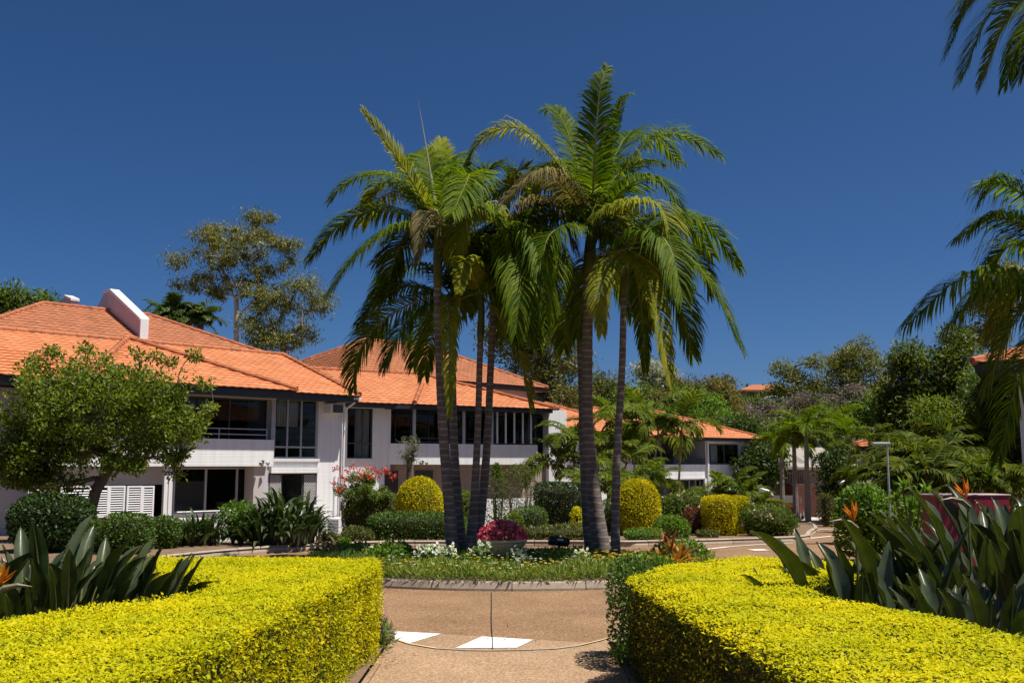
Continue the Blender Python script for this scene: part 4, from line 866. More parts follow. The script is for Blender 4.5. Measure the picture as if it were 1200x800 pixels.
def bush(name, label, cat, c, r, e, n, ln, wd, mat, base, core='twigs', amp=.05, fr_=2.0, inner=.12, up=.25, group=None, flowers=None, stems=0, z_cut=None, thingroot=None):
    """clipped or loose shrub: leaves over a superellipsoid of centre c and radii r (e small = boxy)"""
    c = np.array(c, float); r = np.array(r, float)
    t = thingroot or thing(name, label, cat, base, group=group); loc = tuple(-np.array(base, float))
    d = rdir(int(n * 1.6)); q = np.abs(d) ** (2 / 1.0)
    ex = 2.0 / max(e, .05)
    k = (np.abs(d) ** ex).sum(1) ** (-1 / ex); s = d * k[:, None]             # on the unit superellipsoid
    nr = unit(np.sign(s) * np.abs(s) ** (ex - 1) / r)
    area = np.linalg.norm(s * r, axis=1) ** 2; keep = rng.random(len(s)) < area / area.max() * 1.0 + .25
    s, nr = s[keep][:n], nr[keep][:n]
    p = c + s * r; p += nr * (amp * wob(p, fr_, label.__hash__() % 7 if False else len(label)))[:, None]
    p -= nr * (rng.random((len(p), 1)) ** 2 * inner)
    if z_cut is None: z_cut = base[2] + .02
    k = p[:, 2] > z_cut; p, nr = p[k], nr[k]
    D_ = nr * .7 + rdir(len(p)) * .9 + np.array([0, 0, up]); N_ = nr + rdir(len(p)) * .7
    sc = rng.uniform(.7, 1.25, len(p))
    leaves('foliage', p, D_, N_, ln * sc, wd * sc, mat, t, loc)
    mb = MB(); m = 10; b = 0
    VV = []; FF = []
    for i in range(m + 1):
        ph = -math.pi / 2 + math.pi * i / m
        for j in range(16):
            th = 2 * math.pi * j / 16; dd = np.array([math.cos(ph) * math.cos(th), math.cos(ph) * math.sin(th), math.sin(ph)])
            kk = (np.abs(dd) ** ex).sum() ** (-1 / ex); w = c + dd * kk * (r - inner * .75).clip(.02); w[2] = max(w[2], base[2] - .05); VV.append(w)
    for i in range(m):
        for j in range(16): FF.append((i*16+j, i*16+(j+1) % 16, (i+1)*16+(j+1) % 16, (i+1)*16+j))
    if core: put('branches', mk('branches', VV, FF), core, t, loc)
    if stems:
        mb = MB()
        for i in range(stems):
            a = rng.uniform(0, 6.28); x, y = base[0] + .25 * r[0] * math.cos(a), base[1] + .25 * r[1] * math.sin(a)
            mb.tube([(x, y, base[2] - .05), (x + .3 * r[0] * math.cos(a), y + .3 * r[1] * math.sin(a), c[2]), (c[0] + .6 * r[0] * math.cos(a), c[1] + .6 * r[1] * math.sin(a), c[2] + .4 * r[2])], [.03, .022, .01], 5)
        mb.build('stems', 'bark_grey', t, loc)
    if flowers:
        fm, fn, fs = flowers; i = rng.choice(len(p), min(fn, len(p)), replace=False); i = i[nr[i][:, 2] > -.2]
        q = np.repeat(p[i] + nr[i] * .03, 5, 0); leaves('flowers', q + rng.normal(0, fs * .3, q.shape), np.repeat(nr[i], 5, 0) * .5 + rdir(len(q)), np.repeat(nr[i], 5, 0) + rdir(len(q)) * .4, fs, fs * .8, fm, t, loc)
    return t
def pbush(name, label, cat, x0, x1, yt, yb, Y, e, n, ln, wd, mat, depth=None, **kw):
    """shrub given by its box in the picture and its depth; its foot stands on the land there"""
    sc = Y / F; xm = (x0 + x1) / 2; w = (x1 - x0) * sc; top = at(xm, yt, Y)[2]; x = at(xm, 560, Y)[0]; g = Hf(x, Y) + .08
    h = max(top - g, .15); dp = depth or w
    if kw.pop('dome', False): c = (x, Y, g + h * .42); r = (w/2, dp/2, h * .58)
    else: c = (x, Y, g + h / 2); r = (w/2, dp/2, h / 2)
    return bush(name, label, cat, c, r, e, n, ln, wd, mat, (x, Y, g), **kw)
def hedge(name, label, poly, z0, z1, dens, ln, wd, mat, mat2, core, base, sg=.25):
    """clipped hedge over a ground outline (counter-clockwise): leaves on top and on the faces"""
    t = thing(name, label, 'hedge', base); loc = tuple(-np.array(base, float)); Pg = np.array(poly, float); k = len(Pg)
    def ins(q):
        r = np.zeros(len(q), bool); j = k - 1
        for i in range(k):
            a, b = Pg[i], Pg[j]; cnd = ((a[1] > q[:, 1]) != (b[1] > q[:, 1])) & (q[:, 0] < (b[0] - a[0]) * (q[:, 1] - a[1]) / (b[1] - a[1] + 1e-12) + a[0]); r ^= cnd; j = i
        return r
    lo, hi = Pg.min(0), Pg.max(0); ar = np.prod(hi - lo); q = rng.uniform(lo, hi, (int(ar * dens), 2)); q = q[ins(q)]
    def edge_d(q):
        d = np.full(len(q), 9.0)
        for i in range(k):
            a, b = Pg[i], Pg[(i+1) % k]; e = b - a; tt = np.clip(((q - a) @ e) / (e @ e), 0, 1); d = np.minimum(d, np.linalg.norm(q - a - tt[:, None] * e, axis=1))
        return d
    ed = edge_d(q); und = .022 * wob(np.c_[q * 1.6, np.zeros(len(q))], 1.3, 3) + .012 * wob(np.c_[q * 5, np.zeros(len(q))], 1.5, 1)
    z = z1 + und - .035 * np.clip(1 - ed / .06, 0, 1) ** 2 - rng.random(len(q)) ** 1.6 * .04
    P1 = np.c_[q, z]; n1 = np.tile([0, 0, 1.0], (len(q), 1))
    Ps, Ns = [P1], [n1]
    for i in range(k):
        a, b = Pg[i], Pg[(i+1) % k]; L_ = np.linalg.norm(b - a); m = int(L_ * (z1 - z0) * dens * 1.0)
        if m < 1: continue
        s = rng.random(m); zz = z0 + (z1 - z0) * rng.random(m); e = (b - a) / L_; nn = np.array([e[1], -e[0], 0])
        p = np.c_[a + (b - a) * s[:, None], zz]; bulge = .035 * wob(p * 2.2, 1.5, 2)
        bulge -= .03 * np.clip(1 - (z1 - zz) / .06, 0, 1) ** 2
        p = p + nn * (bulge - rng.random(m) ** 1.3 * .12)[:, None]; Ps.append(p); Ns.append(np.tile(nn, (m, 1)))
    Pn = np.concatenate(Ps); Nn = np.concatenate(Ns); n = len(Pn)
    D_ = Nn * np.where(Nn[:, 2:3] > .5, .12, .3) + rdir(n) * np.where(Nn[:, 2:3] > .5, np.array([[1, 1, .45]]), 1.0) + np.where(Nn[:, 2:3] > .5, 0, .3) * np.array([0, 0, 1.0]); N_ = Nn + rdir(n) * .42; sc = rng.uniform(.6, 1.35, n)
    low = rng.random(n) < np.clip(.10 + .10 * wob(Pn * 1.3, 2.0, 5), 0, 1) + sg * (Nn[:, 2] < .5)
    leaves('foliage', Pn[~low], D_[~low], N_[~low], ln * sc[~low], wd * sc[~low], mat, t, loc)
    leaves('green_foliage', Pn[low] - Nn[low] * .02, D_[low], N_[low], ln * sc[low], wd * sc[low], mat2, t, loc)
    cen = Pg.mean(0); pin = []
    for i in range(k):
        a, b, c_ = Pg[i-1], Pg[i], Pg[(i+1) % k]; e1 = unit(b - a); e2 = unit(c_ - b); n1_ = np.array([-e1[1], e1[0]]); n2_ = np.array([-e2[1], e2[0]]); m_ = unit(n1_ + n2_); pin.append(b + m_ * .085 / max(.4, m_ @ n1_))
    MB().prism([tuple(p) for p in pin], z0 - .02, z1 - .075).build('branches', core, t, loc)
    return t
# ---- trees
def tree(name, label, base, trunk, clumps, r0, mat, bark, ln, wd, per, group=None, tip=.012, droop=0.0, squash=.75, dens_in=.5, cat='tree', seg=6, minr=.02):
    """trunk polyline + limbs grown to each clump, leaves spread through the clumps"""
    t = thing(name, label, cat, tuple(base), group=group); loc = tuple(-np.array(base, float))
    nodes = [np.array(p, float) for p in trunk]; par = [-1] + list(range(len(trunk) - 1)); nt_ = len(nodes)
    # densify the trunk
    nodes2 = [nodes[0]]; 
    for a, b in zip(nodes[:-1], nodes[1:]):
        for s in (.33, .66, 1.0): nodes2.append(a + (b - a) * s)
    nodes = nodes2; par = [-1] + list(range(len(nodes) - 1)); first = max(1, int(len(nodes) * .45)); leafs = []
    cl = sorted(clumps, key=lambda c: np.linalg.norm(np.array(c[:3]) - nodes[-1]))
    for c in cl:
        cp = np.array(c[:3]); A_ = np.array(nodes[first:]); d = np.linalg.norm(A_ - cp, axis=1) + np.clip(A_[:, 2] - cp[2] + .15 * np.linalg.norm(A_ - cp, axis=1), 0, None) * 1.6
        i = int(np.argmin(d)) + first; p0 = nodes[i]; v = cp - p0; L_ = np.linalg.norm(v); m = max(2, min(5, int(L_ / (c[3] * .8)) + 1)); prev = i
        jit = rng.normal(0, .10 * L_, 3)
        for s in np.linspace(0, 1, m + 1)[1:]:
            p = p0 + v * s + np.array([0, 0, .10 * L_ * math.sin(math.pi * s)]) + jit * math.sin(math.pi * s); nodes.append(p); par.append(prev); prev = len(nodes) - 1
        leafs.append(prev)
    cnt = np.zeros(len(nodes))
    for l in leafs:
        i = l
        while i >= 0: cnt[i] += 1; i = par[i]
    rad = r0 * (np.clip(cnt, 1, None) / max(1, cnt[0])) ** .48; rad = np.clip(rad, minr, None)
    rad[0] *= 1.25
    tm, lm = MB(), MB()
    for i in range(1, len(nodes)):
        a, b = nodes[par[i]], nodes[i]; mbx = tm if i < len(nodes2) else lm
        mbx.tube([a, b], [rad[i] if par[i] >= len(nodes2) or i < len(nodes2) else min(rad[i] * 1.15, rad[par[i]]), rad[i]] if i >= len(nodes2) else [rad[par[i]], rad[i]], seg, False)
    tr = tm.build('trunk', bark, t, loc, smooth=True)
    if lm.v: lm.build('limbs', bark, tr, (0, 0, 0), smooth=True)
    Ps, Ds, Ns = [], [], []
    for c in cl:
        n = max(8, int(per * rng.uniform(.7, 1.3))); d = rdir(n); rr = rng.random((n, 1)) ** dens_in
        sub = d * rr; sub[:, 2] *= squash
        p = np.array(c[:3]) + sub * c[3] * (1 + .25 * wob(d * 2, 1.2, c[0])[:, None]); Ps.append(p); Ds.append(d * .6 + rdir(n) * .9 + np.array([0, 0, -droop])); Ns.append(rdir(n) * .9 + np.array([0, 0, .9]) + d * .3)
    P_ = np.concatenate(Ps); D_ = np.concatenate(Ds); N_ = np.concatenate(Ns); sc = rng.uniform(.7, 1.3, len(P_))
    leaves('crown', P_, D_, N_, ln * sc, wd * sc, mat, t, loc)
    return t
def ell(c, r, n, cr, shell=.6):
    """clumps inside an ellipsoid, more of them near its skin"""
    d = rdir(n); k = rng.random(n) ** (1 - shell) ; out = []
    for i in range(n): out.append((*(np.array(c) + d[i] * k[i] * np.array(r)), cr * rng.uniform(.7, 1.3)))
    return out
def pel(px, py, Y, wpx, hpx, n, cr, dy=None, shell=.6):
    c = at(px, py, Y); s = Y / F; return ell(c, (wpx / 2 * s, dy or wpx / 2 * s, hpx / 2 * s), n, cr, shell)
def bgtree(name, label, px, Y, blobs, n, cr, mat, bark, ln, per, r0=.25, group=None, ybase=None, **kw):
    """tree whose crown is given as blobs (px, py, w, h) in the picture at depth Y"""
    cl = []; tot = sum(b[2] * b[3] for b in blobs)
    for b in blobs: cl += pel(b[0], b[1], Y, b[2] * .86, b[3] * .86, max(2, int(n * b[2] * b[3] / tot)), cr)
    x = at(px, 500, Y)[0]; g = Hf(x, Y); top = max(c[2] for c in cl); tx = np.mean([c[0] for c in cl])
    z1 = g + (top - g) * .72
    tr = [(x, Y, g - .2), (x + (tx - x) * .15 + .1, Y, g + (z1 - g) * .35), (x + (tx - x) * .5 - .1, Y + .1, g + (z1 - g) * .7), (tx, Y, z1)]
    return tree(name, label, (x, Y, g), tr, cl, r0, mat, bark, ln, ln * kw.pop('wr', .42), per, group=group, **kw)
# ---- palms
def frond_mesh(pts, nl, ll, w, droop=.5, roll=0., seed=0, t0=.10, vee=.22, rr=.018, ang=(66, 28), tear=.0):
    r_ = np.random.default_rng(seed); pts = np.asarray(pts, float); seg = np.linalg.norm(np.diff(pts, axis=0), axis=1); S = np.r_[0, np.cumsum(seg)]
    def ev(t): return np.stack([np.interp(t * S[-1], S, pts[:, k]) for k in range(3)], -1)
    t = np.linspace(t0, .995, nl); t = np.repeat(t, 2); sg = np.tile([1., -1.], nl); t = np.clip(t + r_.normal(0, .004, len(t)), t0, .999)
    p = ev(t); T = unit(ev(np.clip(t + .02, 0, 1)) - ev(np.clip(t - .02, 0, 1)))
    hz = pts[-1] - pts[0]; hz[2] = 0; hz = unit(hz if np.linalg.norm(hz) > .05 else np.array([0, -1., 0])); sd0 = np.cross(hz, [0, 0, 1.])
    S_ = unit(sd0 - T * (T @ sd0)[:, None]); N_ = np.cross(S_, T)
    if roll:
        c, s = math.cos(roll), math.sin(roll); S_, N_ = S_ * c + N_ * s, N_ * c - S_ * s
    u = (t - t0) / (1 - t0); A_ = np.radians(ang[0] + (ang[1] - ang[0]) * u + r_.normal(0, 4, len(t)))
    L_ = ll * (.45 + .9 * np.sin(np.pi * np.clip(u * .85 + .12, 0, 1)) ** .8 * .62) * (1 - .35 * u ** 4) * r_.uniform(.85, 1.12, len(t))
    if tear: L_ *= np.where(r_.random(len(t)) < tear, .3, 1)
    D0 = unit(np.cos(A_)[:, None] * T + np.sin(A_)[:, None] * (S_ * sg[:, None]) + N_ * (vee + r_.normal(0, .06, len(t)))[:, None])
    dn = np.array([0, 0, -1.]); dr = droop * r_.uniform(.7, 1.4, len(t))
    D1 = unit(D0 + dn * dr[:, None] * .7); D2 = unit(D0 * .8 + dn * dr[:, None] * 1.6); W = unit(np.cross(D0, N_))
    P0 = p; P1 = P0 + D0 * L_[:, None] * .34; P2 = P1 + D1 * L_[:, None] * .36; P3 = P2 + D2 * L_[:, None] * .30
    w_ = w * r_.uniform(.8, 1.2, len(t))[:, None]
    V = np.stack([P0 - W*w_*.35, P0 + W*w_*.35, P1 - W*w_*.55, P1 + W*w_*.55, P2 - W*w_*.42, P2 + W*w_*.42, P3], 1).reshape(-1, 3)
    b = np.arange(len(t)) * 7; Fc = []
    for i in b: Fc += [(i, i+1, i+3, i+2), (i+2, i+3, i+5, i+4), (i+4, i+5, i+6)]
    return V, Fc, pts, rr
def add_frond(parent, pts, mat, nl=44, ll=.62, w=.05, loc=(0, 0, 0), rmat='rachis', **kw):
    V, Fc, P_, rr = frond_mesh(pts, nl, ll, w, **kw)
    o = put('frond', mk('frond', V, Fc), mat, parent, loc)
    n = len(P_); MB().tube(P_, [rr * (1 - .8 * i / (n - 1)) for i in range(n)], 5).build('rachis', rmat, o)
    return o
def bez(P_, n=14):
    """smooth curve through the given points (Catmull-Rom)"""
    P_ = [np.array(p, float) for p in P_]; P_ = [2 * P_[0] - P_[1]] + P_ + [2 * P_[-1] - P_[-2]]; out = []
    m = len(P_) - 3; k = max(3, n // m)
    for i in range(m):
        a, b, c, d = P_[i:i+4]
        for s in np.linspace(0, 1, k, endpoint=False): out.append(.5 * ((2*b) + (-a + c)*s + (2*a - 5*b + 4*c - d)*s*s + (-a + 3*b - 3*c + d)*s**3))
    out.append(P_[-2]); return np.array(out)
def arch(L_, e0, bend, n=14):
    """frond spine starting along +x at elevation e0 and sinking under its weight"""
    p = np.zeros(3); out = [p.copy()]; e = math.radians(e0)
    for i in range(n):
        p = p + np.array([math.cos(e), 0, math.sin(e)]) * L_ / n; out.append(p.copy()); e -= math.radians(bend) / n * (.5 + 1.1 * i / n)
    return np.array(out)
def rotz(P_, a, s=1.0): c, d = math.cos(a), math.sin(a); return np.stack([P_[:, 0]*c - P_[:, 1]*d, P_[:, 0]*d + P_[:, 1]*c, P_[:, 2]], -1) * s
def trunk_rings(pts, rads, step=.105):
    P_ = bez(pts, 40); S = np.r_[0, np.cumsum(np.linalg.norm(np.diff(P_, axis=0), axis=1))]; n = int(S[-1] / step * 3); out, rr = [], []
    R0 = np.interp(np.linspace(0, 1, 50), np.linspace(0, 1, len(rads)), rads)
    for i in range(n + 1):
        s = S[-1] * i / n; p = np.array([np.interp(s, S, P_[:, k]) for k in range(3)]); r = np.interp(s / S[-1], np.linspace(0, 1, 50), R0)
        out.append(p); rr.append(r * (1.02 if i % 3 == 0 else (.99 if i % 3 == 1 else .985)) * (1 + .012 * math.sin(i * 1.3)))
    return out, rr
def king_palm(label, Y, trunk_px, rads, shaft_px, fronds, extra, seed, group='palms on the turning circle island', frondL=2.6, spear=None):
    """trunk_px: base to top of the ringed trunk; shaft_px: crownshaft top; fronds: [(list of (px,py,dY)), material, kw]"""
    r_ = np.random.default_rng(seed)
    b = at(*trunk_px[0], Y); g = isl_z(b[0], Y); d = ray(*trunk_px[0]);
    base = np.array([at(trunk_px[0][0], trunk_px[0][1], Y)[0], Y, g])
    t = thing('king_palm', label, 'palm tree', tuple(base), group=group); loc = tuple(-base)
    tp = [base + (0, 0, -.05)] + [at(x, y, Y) for x, y in trunk_px[1:]]
    P_, rr = trunk_rings(tp, rads); MB().tube(P_, rr, 14).build('trunk', 'palm_trunk', t, loc, smooth=True)
    top = tp[-1]; st = at(*shaft_px, Y)
    rt = rads[-1]; ax = st - top; MB().tube([top - ax * .02, top + ax * .15, top + ax * .4, top + ax * .75, st, st + ax * .18], [rt * 1.0, rt * 1.28, rt * 1.22, rt * 1.0, rt * .8, rt * .3], 12).build('crownshaft', 'crownshaft', t, loc, smooth=True)
    for i, (pp, mat, kw) in enumerate(fronds):
        pts = [st + (0, 0, -.05)] + [at(x, y, Y + dy) for x, y, dy in pp]
        k = dict(nl=112, ll=.72, w=.026, droop=.6, seed=seed * 50 + i); k.update(kw); add_frond(t, bez(pts), mat, loc=loc, **k)
    for i in range(extra):
        a = (.12 + .76 * i / max(1, extra - 1)) * math.pi + r_.uniform(-.2, .2); e0 = r_.choice([70, 48, 25, 0]) + r_.uniform(-10, 10); L_ = frondL * r_.uniform(.8, 1.05)
        pts = rotz(arch(L_, e0, 95 + r_.uniform(-15, 30)), a) + st
        add_frond(t, pts, 'palm_leaf' if r_.random() < .8 else 'palm_yellow', loc=loc, nl=104, ll=.66, w=.026, droop=.65 + r_.uniform(-.1, .3), seed=seed * 50 + 30 + i, roll=r_.uniform(-.4, .4))
    if spear:
        MB().tube(bez([st, at(*spear[0], Y), at(*spear[1], Y)]), [.03 * (1 - .07 * i) for i in range(15)], 6).build('spear', 'spear', t, loc)
    # dry flower stalks below the crown
    return t
CANE = []
def cane_protos():
    for i in range(6):
        L_ = 1.0; V, Fc, P_, rr = frond_mesh(arch(L_, 62 - 7 * i, 85 + 8 * i), 30, .36, .030, droop=.5 + .1 * i, seed=900 + i, t0=.22, rr=.012)
        me = mk('frond', V, Fc); mr = MB().tube(P_, [rr * (1 - .8 * k / 14) for k in range(15)], 4); CANE.append((me, mk('rachis', mr.v, mr.f)))
cane_protos(); CANEM = {}
def palm(label, base, stems, L_, nf, mat='cane_leaf', name='cane_palm', group=None, trunk='stalk', tr=.035, seed=1, elev=1.0, lean=.25):
    """clump of slim stems each with a crown of arching fronds; stems: [(dx,dy,height)]"""
    r_ = np.random.default_rng(seed); t = thing(name, label, 'palm', tuple(base), group=group)
    for dx, dy, h in stems:
        ln_ = np.array([dx, dy, 0]) * lean; top = np.array([dx, dy, h]) + ln_
        MB().tube([(dx * .4, dy * .4, -.1), (dx * .8, dy * .8, h * .5), tuple(top)], [tr * 1.3, tr, tr * .8], 7).build('stem', trunk, t)
        for k in range(nf):
            i = r_.integers(0, 6); key = (i, mat)
            if key not in CANEM:
                m1 = CANE[i][0].copy(); m1.materials.append(M[mat]); m2 = CANE[i][1].copy(); m2.materials.append(M['rachis']); CANEM[key] = (m1, m2)
            s = L_ * r_.uniform(.75, 1.15); o = put('frond', CANEM[key][0], None, t, tuple(top), (r_.uniform(-.25, .25), r_.uniform(-.55, .35) * elev, 6.283 * k / nf + r_.uniform(-.4, .4))); o.scale = (s, s, s)
            q = put('rachis', CANEM[key][1], None, o)
    return t
# ---- strap-leaved clumps
def strap_clump(name, label, base, r, h, n, w, mat='strap_leaf', seed=3, H0=.7):
    r_ = np.random.default_rng(seed); t = thing(name, label, 'plant', tuple(base)); protos = []
    for i in range(5):
        L_ = 1.0; P_ = arch(L_, 78 - 8 * i, 70 + 18 * i, 6); wv = [.35, .8, 1, .95, .75, .45, .02]; V = []
        for p, q in zip(P_, wv): V += [(p[0], -w/2 * q / h, p[2] + .012), (p[0], 0, p[2]), (p[0], w/2 * q / h, p[2] + .012)]
        Fc = []
        for k in range(6): Fc += [(3*k, 3*k+1, 3*k+4, 3*k+3), (3*k+1, 3*k+2, 3*k+5, 3*k+4)]
        me = mk('leaf', V, Fc); me.materials.append(M[mat]); protos.append(me)
    for k in range(n):
        a = r_.uniform(0, 6.28); q = math.sqrt(r_.random()) * r; ca = r_.uniform(0, 6.28); z = H0 * math.sqrt(max(0, 1 - (q / r) ** 2)) * r_.uniform(.25, 1)
        o = put('leaf', protos[r_.integers(0, 5)], None, t, (q * math.cos(ca), q * math.sin(ca), z), (r_.uniform(-.15, .15), r_.uniform(-.4, .35), ca + r_.uniform(-.8, .8))); s = h * r_.uniform(.7, 1.15); o.scale = (s, s, s)
    VV = [(0, 0, H0 * .75)] + [(r * .75 * math.cos(x), r * .75 * math.sin(x), zz) for zz in (H0 * .45, 0) for x in np.linspace(0, 6.283, 12, endpoint=False)]
    put('crown_core', mk('crown_core', VV, [(0, 1 + i, 1 + (i + 1) % 12) for i in range(12)] + [(1 + i, 13 + i, 13 + (i + 1) % 12, 1 + (i + 1) % 12) for i in range(12)]), 'twigs', t)
    return t
# ---- bird of paradise: long stalks with folded paddle blades
def paddle_meshes():
    out = []
    for i in range(8):
        r_ = np.random.default_rng(40 + i); hp_ = .38 + .10 * (i % 4); Lb = .50 + .05 * (i % 3); W = .056 + .010 * (i % 3); lean0 = .03 + .025 * (i % 4); curl = .10 + .14 * (i % 3); fold = .45 + .3 * (i % 3)
        V = []; Fc = []; n = 10; wv = [.10, .42, .72, .92, 1, 1, .96, .84, .64, .36, .02]; p = np.array([hp_ * lean0, 0, hp_]); a = lean0
        for k in range(n + 1):
            a = lean0 * 1.2 + curl * (k / n) ** 1.6 * 2.0; q = wv[k] * W; tw = .05 * math.sin(k * .8 + i)
            nx, nz = -math.cos(a), math.sin(a)       # towards the plant's middle
            f = fold * q
            e = .012 * math.sin(k * 1.7 + i * 1.3)
            V += [(p[0] + nx * (f + e), -q * (1 - .15 * fold), p[2] + nz * f), (p[0] + nx * f * .42, -q * .5, p[2] + nz * f * .42), (p[0], 0, p[2]), (p[0] + nx * f * .42, q * .5, p[2] + nz * f * .42), (p[0] + nx * (f - e), q * (1 - .15 * fold), p[2] + nz * f)]
            p = p + np.array([math.sin(a), 0, math.cos(a)]) * Lb / n
        for k in range(n):
            for j in range(4): Fc.append((5*k+j, 5*k+j+1, 5*k+6+j, 5*k+5+j))
        me = mk('leaf', V, Fc); me.polygons.foreach_set('use_smooth', np.ones(len(me.polygons), bool))
        st = MB(); sp = [(0, 0, 0), (hp_ * lean0 * .5, 0, hp_ * .5)] + [V[5*k+2] for k in range(0, n + 1, 2)]; st.tube([np.array(s) + (.004, 0, 0) for s in sp], [.014, .012] + [.010 * (1 - .15 * k) for k in range(len(sp) - 2)], 6)
        out.append((me, mk('stalk', st.v, st.f)))
    return out
PAD = paddle_meshes(); PADM = {}
def bop_leaf(t, p, rz, lean, s, i, mat='paddle', roll=0):
    if (i, mat) not in PADM:
        m1 = PAD[i][0].copy(); m1.materials.append(M[mat]); m2 = PAD[i][1].copy(); m2.materials.append(M['stalk']); PADM[(i, mat)] = (m1, m2)
    o = put('leaf', PADM[(i, mat)][0], None, t, p, (roll, lean, rz), ); o.rotation_mode = 'XYZ'; o.scale = (s, s, s)
    q = put('stalk', PADM[(i, mat)][1], None, o); return o
def bop_flower(t, p, rz, h, tilt=.15, mat='flower_orange'):
    fl = MB().tube([(0, 0, 0), (h * tilt * .4, 0, h * .5), (h * tilt, 0, h)], [.012, .011, .010], 6).build('flower_stem', 'stalk', t, p, (0, 0, rz))
    x = h * tilt; MB().tube([(x - .01, 0, h - .03), (x + .05, 0, h + .015), (x + .12, 0, h + .03), (x + .20, 0, h + .02)], [.016, .020, .013, .002], 7).build('spathe', 'spathe', fl)
    for k, (dx, dz, tw) in enumerate([(-.02, .15, .0), (.03, .16, .25), (.07, .13, -.25), (.10, .10, .1)]):
        V = [(x + .01, 0, h + .02), (x + .01 + dx * .5 - .018, tw * .05, h + .02 + dz * .5), (x + .01 + dx, tw * .1, h + .02 + dz), (x + .01 + dx * .5 + .018, tw * .05 + .008, h + .02 + dz * .5), (x + .01 + dx * .5, tw * .05 + .014, h + .02 + dz * .5)]
        put('petal', mk('petal', V, [(0, 1, 2, 4), (0, 4, 2, 3)]), mat, fl)
    return fl
def bop(label, base, spread, n, seed, smin=.85, smax=1.15, leans=None, flowers=(), face=None):
    r_ = np.random.default_rng(seed); t = thing('bird_of_paradise', label, 'plant', tuple(base)); n = int(n * 3.0); smin *= .9; smax *= .95
    for k in range(n):
        a = 6.283 * k * .618 + r_.uniform(-.3, .3); q = math.sqrt((k + .5) / n); px, py = spread[0] * q * math.cos(a), spread[1] * q * math.sin(a)
        lean = .02 + .40 * q * r_.uniform(.25, 1.3); s = r_.uniform(smin, smax) * (1.05 - .15 * q)
        bop_leaf(t, (px, py, -.03), a + r_.uniform(-.6, .6), lean, s, int(r_.integers(0, 8)), roll=r_.uniform(-.12, .12))
    for k in range(int(n * .18)):
        a = r_.uniform(0, 6.28); q = r_.uniform(.5, 1.1); bop_leaf(t, (spread[0] * q * math.cos(a), spread[1] * q * math.sin(a), -.03), a, r_.uniform(.7, 1.05), r_.uniform(.7, .95), int(r_.integers(0, 8)), 'paddle' if k % 3 else 'paddle_yellow')
    for f in flowers: bop_flower(t, *f)
    return t
# ------------------------------------------------------------------ foreground hedges
HT = 0.80
Lp = [(-1.52, 2.2), (-1.36, 4.6), (-1.14, 7.2), (-1.06, 8.2), (-1.14, 8.75), (-1.9, 8.95), (-3.3, 9.1), (-3.3, 8.0), (-2.3, 7.4), (-1.98, 6.75), (-2.36, 6.15), (-2.8, 5.3), (-3.4, 3.8), (-3.9, 2.2)]
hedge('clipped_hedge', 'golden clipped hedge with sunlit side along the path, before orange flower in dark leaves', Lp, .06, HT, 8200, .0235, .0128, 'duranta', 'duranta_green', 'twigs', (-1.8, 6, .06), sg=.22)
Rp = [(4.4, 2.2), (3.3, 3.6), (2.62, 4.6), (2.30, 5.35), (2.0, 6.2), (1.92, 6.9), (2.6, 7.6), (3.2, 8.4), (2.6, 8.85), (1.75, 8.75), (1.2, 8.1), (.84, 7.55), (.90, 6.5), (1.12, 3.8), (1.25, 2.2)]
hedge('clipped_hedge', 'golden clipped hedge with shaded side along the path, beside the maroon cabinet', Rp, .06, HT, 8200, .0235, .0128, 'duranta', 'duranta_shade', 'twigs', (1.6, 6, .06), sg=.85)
bush('small_leaved_shrub', 'dark green small leaved shrub against the shaded hedge end', 'shrub', (.98, 8.35, .37), (.17, .42, .43), .55, 6000, .035, .02, 'hedge_green', (1.02, 8.35, .09), amp=.03, core=None, inner=.2)
bush('grass_tuft', 'small grass tuft with purple flowers at the sunlit hedge foot', 'plant', (-1.13, 8.75, .12), (.12, .2, .16), 1, 600, .09, .012, 'grass', (-1.13, 8.75, .05), amp=.02, flowers=('flower_purple', 12, .03))
bush('grass_tuft', 'small plain grass tuft at the shaded hedge foot', 'plant', (.93, 8.28, .07), (.12, .10, .09), 1, 450, .08, .012, 'grass', (.93, 8.28, .01), amp=.02)

# ------------------------------------------------------------------ birds of paradise
def bflower(px, py, Y, b, side=''):
    p = at(px, py, Y); return ((p[0] - b[0], p[1] - b[1], 0), 3.3 if side == '' else .2, p[2] - .09, .0)
bop('bird of paradise clump with orange flower beside the road, leaves leaning left', (2.55, 7.55, .09), (.55, .55), 24, 11, .80, 1.02, flowers=[bflower(1003, 614, 7.2, (2.55, 7.55))])
bop('dense bird of paradise clump in front of the maroon cabinet with tall orange flower', (3.75, 7.2, .09), (.75, .7), 36, 12, 1.12, 1.34, flowers=[bflower(1134, 589, 6.9, (3.75, 7.2))])
bop('bird of paradise clump behind the golden hedge with a drooping outer leaf', (2.75, 5.95, .09), (.42, .5), 20, 13, .72, .95)
bop('big bird of paradise clump beyond the maroon cabinet side', (4.6, 6.3, .09), (.8, .8), 36, 14, .85, 1.1)
bop('bird of paradise clump with dark upright leaves beside the shuttered house front', (-3.2, 7.1, .09), (.68, .6), 38, 15, .80, 1.04)
bop('bird of paradise clump with low orange bloom next to the golden hedge', (-4.0, 6.9, .09), (.8, .7), 36, 16, .82, 1.08, flowers=[bflower(-6, 692, 5.9, (-4.0, 6.9), 'r')])
